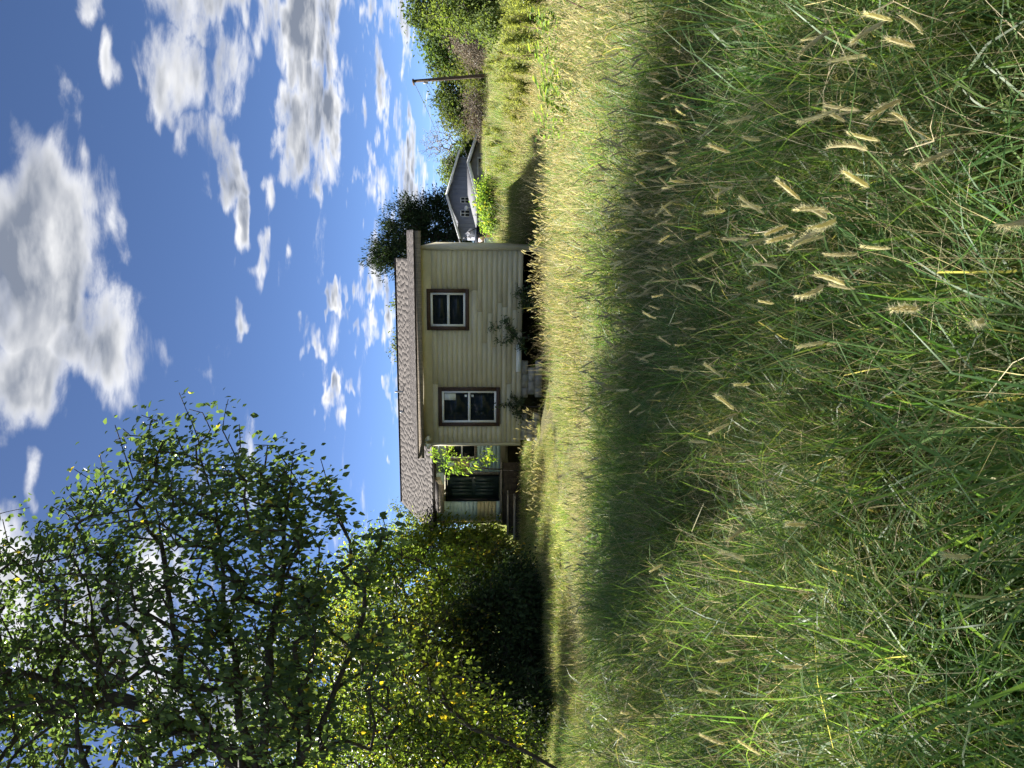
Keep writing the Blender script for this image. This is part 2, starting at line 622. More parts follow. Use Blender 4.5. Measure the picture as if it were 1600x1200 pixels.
ztop = hz_at(675, 2.5, 0)
courses(.085, LW - .07, ZB, ztop, 0, 18, [(w[0] + .05, w[1] - .05, w[2] + .05, w[3] - .05) for w in WIN], lambda s, z: 'cream')
hbox(.10, LW - .07, -.010, .02, ztop, ZE + .04, 'frieze_board', 'cream_trim')
for (a, c) in ((-.012, .085), (LW - .07, LW + .012)):
    hbox(a, c, -.034, .06, ZB - .02, ZE + .02, 'corner_board', 'cream_trim')
hbox(-.012, .02, .06, .16, ZB - .02, ZE + .02, 'corner_board', 'cream_trim')
# replaced grey board low on the wall
hbox(2.75, 3.55, -.024, .0, ZB + .012, ZB + .14, 'patch_board', 'paper')

for (s0, s1, z0, z1, kind) in WIN:
    tw = .105
    mb = MB()
    mb.box(s0, s1, -.045, .02, z1 - tw, z1, H)
    mb.box(s0, s1, -.045, .02, z0, z0 + tw, H)
    mb.box(s0, s0 + tw, -.043, .02, z0 + tw, z1 - tw, H)
    mb.box(s1 - tw, s1, -.043, .02, z0 + tw, z1 - tw, H)
    w = hpart(mb, 'window', 'brown_trim')
    a, c, d, e = s0 + tw, s1 - tw, z0 + tw, z1 - tw
    fw_ = .06
    mb = MB()
    mb.box(a, c, -.028, .05, e - fw_, e, H)
    mb.box(a, c, -.028, .05, d, d + fw_, H)
    mb.box(a, a + fw_, -.027, .05, d + fw_, e - fw_, H)
    mb.box(c - fw_, c, -.027, .05, d + fw_, e - fw_, H)
    hpart(mb, 'frame', 'vinyl', w)
    zm = (d + e) / 2 + (.0 if kind == 'b' else -.01)
    mb = MB()
    mb.box(a + fw_, c - fw_, -.018, .04, zm - .035, zm + .035, H)
    hpart(mb, 'meeting_rail', 'vinyl', w)
    mb = MB()
    mb.box(a + fw_, c - fw_, .012, .02, zm + .036, e - fw_ - .001, H)
    hpart(mb, 'pane', 'glass', w)
    mb = MB()
    mb.box(a + fw_, c - fw_, .020, .028, d + fw_ + .001, zm - .036, H)
    hpart(mb, 'pane', 'glass', w)
    if kind == 'b':
        for (q0, q1, r0, r1) in ((a + fw_ + .02, a + fw_ + .22, e - fw_ - .34, e - fw_ - .01), (a + fw_ + .06, a + fw_ + .13, zm + .06, zm + .13)):
            mb = MB()
            mb.box(q0, q1, .0085, .0115, r0, r1, H)
            hpart(mb, 'sticker', 'paper', w)
        mb = MB()
        mb.box(a + fw_ + .06, a + fw_ + .13, .0165, .0195, zm - .13, zm - .06, H)
        hpart(mb, 'sticker', 'paper', w)

# concrete block footing between open crawl space
bw, bh = .40, .195
for (q0, q1) in ((hs_at(690, 0), hs_at(648, 0)), (hs_at(622, 0), hs_at(565, 0))):
    q0, q1 = min(q0, q1), max(q0, q1)
    for row in range(3):
        s = q0 + (.2 if row % 2 else 0)
        while s + .1 < q1:
            e = min(s + bw, q1)
            z1 = ZB - .015 - row * (bh + .012)
            j = random.uniform(-.012, .012)
            hbox(s, e - .012, .04 + j, .24 + j, z1 - bh, z1, 'concrete_block', 'concrete')
            s += bw
# a light on the corner: two lamp heads on a plate
mb = MB()
fl = H(LW - .12, -.05, hz_at(664, LW, 0))
mb.tube([fl + Vector((0, .04, 0)), fl + Vector((0, -.03, 0))], .07, 10)
fo = hpart(mb, 'flood_light', 'vinyl')
for sgn in (-1, 1):
    mb = MB()
    c0 = fl + Vector((.03 * sgn, -.04, -.01))
    mb.tube([c0, c0 + Vector((.05 * sgn, -.05, -.05)), c0 + Vector((.10 * sgn, -.10, -.13))], [.03, .05, .085], 10)
    hpart(mb, 'lamp_head', 'vinyl', fo)

# recessed entrance wall
BW = 4.5
zb2, ze2 = hz_at(781, LW + 2.5, BW), hz_at(679, LW + 2.5, BW)
dL, dR = hs_at(780, BW), hs_at(742, BW)
dz0, dz1 = zb2 + .02, hz_at(696, (dL + dR) / 2, BW)
w2 = (hs_at(700, BW) - .7, hs_at(719, BW), hz_at(745, LW + .5, BW), hz_at(698, LW + .5, BW))


def blue_mat(s, z):
    if s > dL and zb2 + .14 < z < zb2 + .86:
        return 'yellow_paint'
    if w2[1] < s < dR and hz_at(736, s, BW) < z < hz_at(711, s, BW):
        return 'tan_paint'
    return 'blue_paint'


sEnd = hs_at(815, BW)
courses(LW - .3, dR - .10, zb2, ze2, BW, 17, [(w2[0], w2[1] - .04, w2[2] + .04, w2[3] - .04)], blue_mat)
# stretch between window and door so boards can differ in colour there
courses(dL + .06, sEnd - .06, zb2, ze2, BW, 17, [], blue_mat)
courses(dR - .10, dL + .06, dz1 + .05, ze2, BW, 2, [], lambda s, z: 'blue_paint')
for (a, c) in ((dR - .12, dR - .03),):
    hbox(a, c, BW - .045, BW + .03, zb2, dz1 + .05, 'door_casing', 'grey_wood')
hbox(sEnd - .06, sEnd + .03, BW - .035, BW + .05, zb2 - .05, ze2, 'corner_board', 'cream_trim')
mb = MB()
mb.box(dR - .03, dR + .03, BW - .03, BW + .05, dz0, dz1, H)
mb.box(dL - .03, dL + .05, BW - .03, BW + .05, dz0, dz1, H)
mb.box(dR + .03, dL - .03, BW - .03, BW + .05, dz1 - .07, dz1, H)
hpart(mb, 'door_frame', 'black_paint')
mb = MB()
mb.box(dR + .035, dL - .035, BW + .0, BW + .04, dz0 + .01, dz1 - .08, H)
door = hpart(mb, 'door', 'door_paint')
dm = (dz0 + dz1) / 2 - .05
dw0, dw1 = dR + .14, dL - .14
for (z0_, z1_, arch) in ((dz0 + .16, dm - .06, -1), (dm + .06, dz1 - .20, 1)):
    npl = 5
    for k in range(npl):
        a = dw0 + (dw1 - dw0) * k / npl
        c = dw0 + (dw1 - dw0) * (k + 1) / npl - .012
        u = ((k + .5) / npl - .5) * 2
        cut = .10 * u * u
        mb = MB()
        mb.box(a, c, BW - .016, BW - .001, z0_ + (cut if arch < 0 else 0), z1_ - (cut if arch > 0 else 0), H)
        hpart(mb, 'panel', 'door_paint', door)
mb = MB()
k0 = H(dR + .09, BW - .05, dm - .02)
mb.tube([k0 + B_ * .05, k0, k0 - B_ * .03], [.018, .02, .032], 10)
hpart(mb, 'handle', 'steel', door)
mb = MB()
mb.box(w2[0], w2[1], BW - .04, BW + .02, w2[3] - .09, w2[3], H)
mb.box(w2[0], w2[1], BW - .04, BW + .02, w2[2], w2[2] + .09, H)
mb.box(w2[1] - .09, w2[1], BW - .038, BW + .02, w2[2] + .09, w2[3] - .09, H)
w = hpart(mb, 'window', 'weathered_wood')
mb = MB()
mb.box(w2[0], w2[1] - .09, BW - .02, BW + .02, (w2[2] + w2[3]) / 2 - .03, (w2[2] + w2[3]) / 2 + .03, H)
mb.box(w2[1] - .14, w2[1] - .09, BW - .018, BW + .02, w2[2] + .09, w2[3] - .09, H)
hpart(mb, 'sash', 'vinyl', w)
hbox(w2[0], w2[1] - .14, BW + .0, BW + .01, w2[2] + .09, w2[3] - .09, 'pane', 'glass', w)
mb = MB()
k0 = H(hs_at(733, BW), BW - .02, hz_at(697, LW + 2, BW))
mb.tube([k0, k0 - B_ * .09, k0 - B_ * .10 - Vector((0, 0, .12))], [.05, .06, .075], 10)
hpart(mb, 'wall_lamp', 'black_paint')
# canopy over the door
c0, c1 = hs_at(800, BW - .9), hs_at(757, BW - .9)
c0, c1 = max(c0, c1), min(c0, c1)
zc = hz_at(686, c0, BW - .9)
mb = MB()
mb.hexa([H(c1, BW - .9, zc - .16), H(c0, BW - .9, zc - .16), H(c0, BW - .02, zc - .02), H(c1, BW - .02, zc - .02),
         H(c1, BW - .9, zc), H(c0, BW - .9, zc), H(c0, BW - .02, zc + .24), H(c1, BW - .02, zc + .24)])
can = hpart(mb, 'door_canopy', 'cream_trim')
mb = MB()
mb.hexa([H(c1 - .03, BW - .94, zc + .003), H(c0 + .03, BW - .94, zc + .003), H(c0 + .03, BW - .03, zc + .245), H(c1 - .03, BW - .03, zc + .245),
         H(c1 - .03, BW - .94, zc + .025), H(c0 + .03, BW - .94, zc + .025), H(c0 + .03, BW - .03, zc + .27), H(c1 - .03, BW - .03, zc + .27)])
hpart(mb, 'canopy_roof', 'shingle', can)
mb = MB()
mb.box(c1 - .02, c0 + .02, BW - .93, BW - .905, zc - .19, zc - .002, H)
hpart(mb, 'canopy_beam', 'weathered_wood', can)

# roofs
S0, S1 = -.42, hs_at(716, -.45)                 # front roof, eave line
EB, ZEV = -.45, ZE + .10
JB, ZJ = 6.2, 4.03
RB, ZR = 7.5, 4.60
M0, M1 = .58, LW + 4.62
MEB = 4.12
zmev = hz_at(675, LW + 2.5, MEB)


def mroof(b_):
    return zmev + (ZR - zmev) * (b_ - MEB) / (RB - MEB)


def slab(mb, s0, s1, b0, z0, b1, z1, th):
    mb.hexa([H(s0, b0, z0 - th), H(s1, b0, z0 - th), H(s1, b1, z1 - th), H(s0, b1, z1 - th),
             H(s0, b0, z0), H(s1, b0, z0), H(s1, b1, z1), H(s0, b1, z1)])


mb = MB()
slab(mb, S0, S1, EB, ZEV, JB, ZJ, .05)
roof1 = hpart(mb, 'roof', 'shingle')
mb = MB()
slab(mb, M0, M1, MEB, zmev, RB, ZR, .06)
slab(mb, M0, M1, RB + .001, ZR, 11.3, ZR - 1.5, .06)
roof2 = hpart(mb, 'roof', 'shingle')


def shingles(s0, s1, b0, z0, b1, z1, parent, wob=.0):
    L = math.hypot(b1 - b0, z1 - z0)
    n = int(L / .145)
    mb = MB()
    for i in range(n):
        f0, f1 = i / n, (i + 1.12) / n
        s = s0 + random.uniform(-.3, 0)
        while s < s1:
            w_ = random.choice((.16, .2, .26, .3))
            a, c = max(s, s0), min(s + w_ - .008, s1)
            if c - a > .02:
                th = random.uniform(.0012, .002)
                dp = random.uniform(-.0015, .0015) / L
                fa = f0 + dp if i else -.02 + random.uniform(-.01, .004) / L * 2
                f1c = min(f1, 1)
                mb.hexa([H(a, b0 + (b1 - b0) * fa, z0 + (z1 - z0) * fa + .001), H(c, b0 + (b1 - b0) * fa, z0 + (z1 - z0) * fa + .001),
                         H(c, b0 + (b1 - b0) * f1c, z0 + (z1 - z0) * f1c + .001), H(a, b0 + (b1 - b0) * f1c, z0 + (z1 - z0) * f1c + .001),
                         H(a, b0 + (b1 - b0) * fa, z0 + (z1 - z0) * fa + th + .004), H(c, b0 + (b1 - b0) * fa, z0 + (z1 - z0) * fa + th + .004),
                         H(c, b0 + (b1 - b0) * f1c, z0 + (z1 - z0) * f1c + .004), H(a, b0 + (b1 - b0) * f1c, z0 + (z1 - z0) * f1c + .004)])
            s += w_
    o = hpart(mb, 'shingles', 'shingle', parent)
    o['kind'] = 'stuff'


shingles(S0 - .03, S1 + .02, EB, ZEV, JB, ZJ, roof1)
shingles(M0 - .02, M1 + .02, MEB, zmev, RB, ZR, roof2)
# fascia, soffit and rafter ends of the front roof
mb = MB()
mb.box(S0 + .02, S1 - .02, EB - .025, EB - .002, ZEV - .20, ZEV - .052, H)
hpart(mb, 'fascia', 'weathered_wood', roof1)
mb = MB()
slab(mb, S0 + .03, S1 - .03, EB + .002, ZEV - .15, -.012, ZEV - .13, .02)
hpart(mb, 'soffit', 'cream_trim', roof1)
mb = MB()
mb.hexa([H(S0, EB, ZEV - .21), H(S0 + .03, EB, ZEV - .21), H(S0 + .03, JB, ZJ - .21), H(S0, JB, ZJ - .21),
         H(S0, EB, ZEV - .055), H(S0 + .03, EB, ZEV - .055), H(S0 + .03, JB, ZJ - .055), H(S0, JB, ZJ - .055)])
hpart(mb, 'rake_board', 'weathered_wood', roof1)
for k in range(7):
    bb = -.3 + k * .9
    zz = ZEV + (ZJ - ZEV) * (bb - EB) / (JB - EB)
    mb = MB()
    mb.box(S0 + .03, .0, bb, bb + .04, zz - .19, zz - .06, H)
    hpart(mb, 'lookout', 'raw_wood', roof1)
mb = MB()
mb.box(LW + .0, M1 - .02, MEB - .02, MEB - .002, zmev - .15, zmev - .05, H)
hpart(mb, 'fascia', 'rotten_wood_shade', roof2)
mb = MB()
slab(mb, LW + .0, M1 - .02, MEB + .002, zmev - .11, BW + .03, zmev - .11, .02)
hpart(mb, 'soffit', 'weathered_wood', roof2)
mb = MB()
for sg in (0,):
    mb.box(M0, M1, RB - .07, RB + .07, ZR + .004, ZR + .03, H)
hpart(mb, 'ridge_cap', 'shingle_edge', roof2)
# gable wall of the main roof on both ends
for sg in (M0 + .22, LW + 4.22):
    mb = MB()
    mb.add([H(sg, MEB + .35, zmev - .06), H(sg, RB, ZR - .08), H(sg, 10.9, zmev - .06), H(sg + .06, MEB + .35, zmev - .06), H(sg + .06, RB, ZR - .08), H(sg + .06, 10.9, zmev - .06)],
           [(0, 1, 2), (5, 4, 3), (0, 3, 4, 1), (1, 4, 5, 2), (2, 5, 3, 0)])
    hpart(mb, 'gable', 'cream')
for (py, hgt, rr) in ((612, .32, .035), (643, .14, .05)):
    s = hs_at(py, RB - .5)
    mb = MB()
    p0 = H(s, RB - .5, mroof(RB - .5) - .02)
    mb.tube([p0, p0 + Vector((0, 0, hgt))], rr, 10)
    hpart(mb, 'vent_pipe', 'steel', roof2)

# ------------------------------------------------------------------ wooden steps in front of the door
SB = H(dL, BW - 1.0, 0)
SB.z = gzf(SB.x, SB.y)
steps = thing('porch_steps', 'weathered grey wooden porch and steps below the dark entrance door', 'steps', SB)


def stp(s0, s1, b0, b1, z0, z1, name, mat):
    mb = MB()
    mb.box(s0, s1, b0, b1, z0, z1, H)
    o = mb.build(name, mat, steps, org=SB)
    return o


zd = zb2 - .02
for (pyR, pyL, bb, zz, nb) in ((722, 822, BW - .55, zd, 3), (772, 838, BW - 1.0, zd - .22, 2), (776, 846, BW - 1.4, zd - .44, 2)):
    a, c = hs_at(pyR, bb), hs_at(pyL, bb)
    a, c = min(a, c), max(a, c)
    for k in range(nb):
        stp(a + random.uniform(-.03, .03), c + random.uniform(-.05, .05), bb + k * .19, bb + k * .19 + .175, zz - .05 + random.uniform(-.006, .006), zz + random.uniform(-.006, .006), 'tread', 'grey_wood')
    stp(a + .03, c - .03, bb + .03, bb + .06, -.45, zz - .056, 'shade_riser', 'rotten_wood_shade')  # added board, near-black for the shade below the treads
    for q in (a + .1, (a + c) / 2, c - .1):
        stp(q - .045, q + .045, bb + .065, bb + .14, -.4, zz - .055, 'post', 'rotten_wood_shade')

# ------------------------------------------------------------------ neighbour's grey house and outbuilding
NY = 78.0


def G(px, py, Y=NY):
    return at(px, py, Y)


nb = G(760, 305)
nb.z = gzf(nb.x, nb.y)
gh = thing('grey_house', 'grey vertical-sided gable house with two small windows in the distance', 'house', nb)


def gquad_prism(pts, depth, name, mat, parent):
    """outline in the facade plane, extruded away from the viewer"""
    n = len(pts)
    mb = MB()
    dv = Vector((.12, .99, 0)) * depth
    V = [Vector(p) for p in pts] + [Vector(p) + dv for p in pts]
    F = [(i, (i + 1) % n, (i + 1) % n + n, i + n) for i in range(n)]
    for i in range(1, n - 1):
        F.append((0, i + 1, i))
        F.append((n, n + i, n + i + 1))
    mb.add(V, F)
    return mb.build(name, mat, parent, org=parent.location if parent.parent is None else nb)


pk, le, re = G(699, 306), G(717, 366), G(717, 245)
pts = [(le.x, le.y, nb.z - 1), (re.x, re.y, nb.z - 1), (re.x, re.y, re.z), (pk.x, pk.y, pk.z), (le.x, le.y, le.z)]
gquad_prism(pts, 9, 'wall', 'grey_siding', gh)
# siding battens
for k in range(18):
    x = le.x + (re.x - le.x) * (k + .5) / 18
    f = (x - le.x) / (pk.x - le.x) if x < pk.x else (re.x - x) / (re.x - pk.x)
    zt = le.z + (pk.z - le.z) * f - .12
    mb = MB()
    mb.box(x - .025, x + .025, NY - .035, NY - .002, nb.z - .5, zt)
    mb.build('batten', 'grey_siding', gh, org=nb)
for sgn, e in ((-1, le), (1, re)):
    ex = e.x + sgn * .55
    ez = e.z - .55 * (pk.z - e.z) / abs(pk.x - e.x)
    mb = MB()
    dv = Vector((.12, .99, 0))
    P0 = Vector((pk.x, NY - .5, pk.z + .05))
    P1 = Vector((ex, NY - .5, ez + .05))
    up = Vector((0, 0, .16))
    mb.hexa([P0, P1, P1 + dv * 10, P0 + dv * 10, P0 + up, P1 + up, P1 + dv * 10 + up, P0 + dv * 10 + up])
    rf = mb.build('roof', 'grey_shingle', gh, org=nb)
    mb = MB()
    o_ = Vector((0, -.07, -.10))
    mb.hexa([P0 + o_, P1 + o_, P1 + Vector((0, -.01, -.10)), P0 + Vector((0, -.01, -.10)), P0 + o_ + up * 1.5, P1 + o_ + up * 1.5, P1 + Vector((0, -.01, -.10)) + up * 1.5, P0 + Vector((0, -.01, -.10)) + up * 1.5])
    mb.build('bargeboard', 'white_trim', rf, org=nb)
for (py0, py1) in ((309, 317), (329, 338)):
    a, c_ = G(720, py1, NY), G(733, py0, NY)
    mb = MB()
    mb.box(a.x, c_.x, NY - .05, NY - .004, c_.z, a.z)
    w = mb.build('window', 'black_paint', gh, org=nb)
    mb = MB()
    cx, cz = (a.x + c_.x) / 2, (a.z + c_.z) / 2
    mb.box(a.x, c_.x, NY - .08, NY - .052, a.z - .05, a.z + .05)
    mb.box(a.x - .05, a.x, NY - .08, NY - .052, c_.z, a.z - .051)
    mb.box(c_.x, c_.x + .05, NY - .08, NY - .052, c_.z, a.z - .051)
    mb.box(cx - .03, cx + .03, NY - .079, NY - .053, c_.z, a.z - .051)
    mb.box(a.x + .001, cx - .031, NY - .079, NY - .053, cz - .03, cz + .03)
    mb.box(cx + .031, c_.x - .001, NY - .079, NY - .053, cz - .03, cz + .03)
    mb.build('frame', 'white_trim', w, org=nb)
# satellite dish on the slope and a roof vent
mb = MB()
d0 = G(729, 325, NY - 1.2)
mb.tube([d0, d0 + Vector((0, -.06, .02)), d0 + Vector((0, -.12, .05))], [.05, .16, .22], 12)
mb.tube([d0 + Vector((.1, .1, -.6)), d0], .03, 6)
mb.build('satellite_dish', 'white_trim', gh, org=nb)

# outbuilding: ridge runs across, gable end turned towards the field
OY = 62.0
pkR, eR, eL, rL, fL = at(732, 256, OY), at(747, 208, OY + 2.5), at(745.5, 308, OY - 2.0), at(731, 366, OY + 9), at(745.5, 352, OY + 6)
zb_ = gzf(8, OY) - .5
obase = Vector(((eR.x + eL.x) / 2, OY, gzf(18, OY)))
ob = thing('garage', 'low grey stucco garage with a gable roof beside the grey house', 'garage', obase)
mb = MB()
V = [Vector((eR.x - .3, eR.y, zb_)), Vector((eL.x + .3, eL.y, zb_)), Vector((eL.x + .3, eL.y, eL.z - .1)), Vector((pkR.x, pkR.y + .1, pkR.z - .15)), Vector((eR.x - .3, eR.y, eR.z - .1))]
dv = (fL - eL)
dv.z = 0
V2 = [v + dv for v in V]
F = [(i, (i + 1) % 5, (i + 1) % 5 + 5, i + 5) for i in range(5)] + [(0, 2, 1), (0, 3, 2), (0, 4, 3), (5, 6, 7), (5, 7, 8), (5, 8, 9)]
mb.add(V + V2, F)
mb.build('wall', 'stucco', ob, org=obase)
for (e, nm) in ((eR, 0), (eL, 1)):
    mb = MB()
    o_ = (pkR - e)
    P0, P1 = pkR - dv.normalized() * .4, e - dv.normalized() * .4 - Vector((o_.x, o_.y, o_.z)) * .08
    e2 = dv * 1.06
    up = Vector((0, 0, .14))
    mb.hexa([P0, P1, P1 + e2, P0 + e2, P0 + up, P1 + up, P1 + e2 + up, P0 + e2 + up])
    rf = mb.build('roof', 'grey_shingle', ob, org=obase)
    mb = MB()
    k = dv.normalized() * -.06
    dn = Vector((0, 0, -.12))
    mb.hexa([P0 + k + dn, P1 + k + dn, P1 + k * .1 + dn, P0 + k * .1 + dn, P0 + k + up, P1 + k + up, P1 + k * .1 + up, P0 + k * .1 + up])
    mb.build('bargeboard', 'white_trim', rf, org=obase)
# dark panel painting the shade inside the gable-end entry, with a pale lintel frame
gn = (eL - eR)
gn.z = 0
gn.normalize()
gout = Vector((gn.y, -gn.x, 0))
if gout.y > 0:
    gout = -gout


def gp(f, z, o=.02):
    p = Vector((eR.x, eR.y, 0)) + (Vector((eL.x, eL.y, 0)) - Vector((eR.x, eR.y, 0))) * f + gout * o
    p.z = z
    return p


def gbox(f0, f1, z0, z1, o0, o1, name, mat, parent=ob):
    mb = MB()
    mb.hexa([gp(f0, z0, o0), gp(f1, z0, o0), gp(f1, z0, o1), gp(f0, z0, o1), gp(f0, z1, o0), gp(f1, z1, o0), gp(f1, z1, o1), gp(f0, z1, o1)])
    return mb.build(name, mat, parent, org=obase)


zt = at(748, 260, OY).z
op = gbox(.42, .69, zb_ + .3, zt, .004, .03, 'opening_shade', 'shade_black')
gbox(.40, .42, zb_ + .3, zt + .12, .004, .09, 'post', 'white_trim')
gbox(.421, .70, zt + .001, zt + .12, .004, .09, 'lintel', 'white_trim')
gbox(.48, .56, pkR.z - 1.25, pkR.z - .9, .02, .05, 'vent', 'weathered_wood')

# collapsed dark shed behind the right corner of the old house
sb_ = at(765, 368, 42)
sb_.z = gzf(sb_.x, sb_.y)
shed = thing('collapsed_shed', 'dark collapsed shed with bent white metal roof edge behind the cream house', 'shed', sb_)


def P42(px, py, Y=42):
    return at(px, py, Y)


mb = MB()
a, b2 = P42(742, 352), P42(742, 388)
mb.hexa([Vector((b2.x, 42, sb_.z)), Vector((a.x, 42, sb_.z)), Vector((a.x, 44.5, sb_.z)), Vector((b2.x, 44.5, sb_.z)),
         Vector((b2.x, 42, b2.z - .1)), Vector((a.x, 42, a.z - .1)), Vector((a.x, 44.5, a.z)), Vector((b2.x, 44.5, b2.z))])
mb.build('wall', 'black_paint', shed, org=sb_)
for pl, nm in (([(762, 352), (748, 354), (735, 361)], 'roof_edge'), ([(732, 361), (736, 364)], 'roof_edge'), ([(726, 371), (731, 369.5), (737, 371)], 'roof_edge'), ([(734, 368), (742, 368.5)], 'roof_edge')):
    mb = MB()
    for i in range(len(pl) - 1):
        q0, q1 = P42(*pl[i], 41.9), P42(*pl[i + 1], 41.9)
        up = Vector((0, 0, .05))
        bk = Vector((0, .35, .05))
        mb.hexa([q0, q1, q1 + bk, q0 + bk, q0 + up, q1 + up, q1 + bk + up, q0 + bk + up])
    mb.build(nm, 'grey_shingle', shed, org=sb_)
# orange frame cart with an enamel drum
cb = P42(775, 377, 36)
cb.z = gzf(cb.x, cb.y)
cart = thing('orange_cart', 'rusty orange tube frame cart with a faded pink hood beside the cream house', 'cart', cb)
q = lambda px, py, Y=36: at(px, py, Y)
mb = MB()
mb.tube([q(771, 392), q(772, 369), q(766, 368)], .09, 8)
mb.tube([q(772, 370), q(768, 367, 36.6), q(766, 370, 36.6)], .08, 8)
mb.build('tube_frame', 'orange_paint', cart, org=cb)
mb = MB()
h0, h1, h2 = q(751, 372), q(758, 370), q(765, 366)
w_ = Vector((0, 1.0, 0))
up = Vector((0, 0, .10))
for (u, v) in ((h0, h1), (h1, h2)):
    mb.hexa([u, v, v + w_, u + w_, u + up, v + up * 1.6, v + w_ + up * 1.6, u + w_ + up])
mb.build('hood', 'pink_sheet', cart, org=cb)
for (px, py) in ((786, 372), (786, 386)):
    mb = MB()
    c_ = q(px, py)
    c_.z = cb.z + .22
    mb.tube([c_ - Vector((0, .08, 0)), c_ + Vector((0, .08, 0))], .22, 14)
    mb.build('wheel', 'black_paint', cart, org=cb)
db = q(770, 381, 35.2)
db.z = gzf(db.x, db.y)
drum = thing('enamel_drum', 'scuffed white enamel drum standing under the orange cart hood', 'drum', db)
mb = MB()
ztop = q(758, 381, 35.2).z
zs = [db.z, db.z + .03, ztop * .5 + db.z * .5, ztop - .06, ztop]
mb.tube([Vector((db.x, db.y, z)) for z in zs], [.26, .29, .28, .29, .25], 18)
mb.build('body', 'white_enamel', drum, org=db, smooth=False)
mb = MB()
mb.tube([Vector((db.x, db.y, ztop + .002)), Vector((db.x, db.y, ztop + .03))], [.27, .24], 18)
mb.build('lid', 'white_enamel', drum, org=db)

# ------------------------------------------------------------------ utility pole and wires
pb, pt = at(757, 116.5, 44), at(644, 127, 44)
pb.z = gzf(pb.x, pb.y) - .1
pole = thing('utility_pole', 'leaning brown wooden utility pole in front of the far tree line', 'pole', pb)
mb = MB()
mb.tube([pb + (pt - pb) * f for f in (0, .3, .65, 1)], [.115, .105, .095, .085], 10)
mb.build('shaft', 'pole_wood', pole, org=pb)
mb = MB()
q0 = pb + (pt - pb) * .985
mb.box(q0.x - .14, q0.x + .02, q0.y - .3, q0.y + .3, q0.z - .045, q0.z + .045)
mb.build('crossarm', 'pole_wood', pole, org=pb)
mb = MB()
q1 = pb + (pt - pb) * .83
mb.tube([q1 + Vector((-.16, 0, -.1)), q1 + Vector((-.16, 0, .15))], .06, 8)
mb.build('insulator', 'steel', pole, org=pb)
for i, (f, e, sag, lab) in enumerate(((.985, at(700, 290, 84), 1.0, 'thin black wire from the top of the utility pole'),
                                      (.86, at(712, 250, 79), .8, 'thin black wire from the middle of the utility pole'),
                                      (.83, at(735, 262, 63), .7, 'thin black wire from the utility pole down to the garage'))):
    s_ = pb + (pt - pb) * f
    mb = MB()
    pp = []
    for k in range(15):
        u = k / 14
        p = s_ + (e - s_) * u
        p.z -= sag * 4 * u * (1 - u) * .5
        pp.append(p)
    mb.tube(pp, .014, 4, False)
    o = mb.build('wire', 'cable', None)
    tag(o, lab, 'wire')

# ------------------------------------------------------------------ foliage helpers
LEAF = np.array([(0, 0, 0), (-.5, .34, .10), (-.34, .70, .06), (0, 1, -.06), (.34, .70, .06), (.5, .34, .10)])
LEAF_F = np.array([(0, 3, 2, 1), (0, 5, 4, 3)])
NARROW = np.array([(0, 0, 0), (-.5, .5, .05), (0, 1, 0), (.5, .5, .05)])
NARROW_F = np.array([(0, 1, 2, 3)])


def unit(v):
    return v / np.maximum(np.linalg.norm(v, axis=-1, keepdims=True), 1e-9)


def leaves(pos, axis, nrm, length, width, tint, shape='leaf'):
    T, TF = (LEAF, LEAF_F) if shape == 'leaf' else (NARROW, NARROW_F)
    n = len(pos)
    y = unit(axis)
    x = unit(np.cross(y, nrm))
    z = np.cross(x, y)
    length = np.broadcast_to(length, n)
    width = np.broadcast_to(width, n)
    V = (pos[:, None, :] + x[:, None, :] * (T[None, :, 0:1] * width[:, None, None]) + y[:, None, :] * (T[None, :, 1:2] * length[:, None, None])
         + z[:, None, :] * (T[None, :, 2:3] * length[:, None, None]))
    k = len(T)
    F = (np.arange(n)[:, None, None] * k + TF[None]).reshape(-1, 4)
    return V.reshape(-1, 3), F, np.repeat(tint, k)


def ell_pts(ells, n_total, shell=.35):
    """points in a union of ellipsoids, drawn more to the outside"""
    vol = np.array([e[1][0] * e[1][1] * e[1][2] for e in ells]) ** .8
    out = []
    for e, v in zip(ells, vol / vol.sum()):
        k = max(2, int(n_total * v))
        d = unit(rng.normal(size=(k, 3)))
        r = rng.random(k) ** shell
        r = r * (1 + .16 * rng.normal(size=k))
        out.append(np.array(e[0]) + d * r[:, None] * np.array(e[1]))
    return np.concatenate(out)


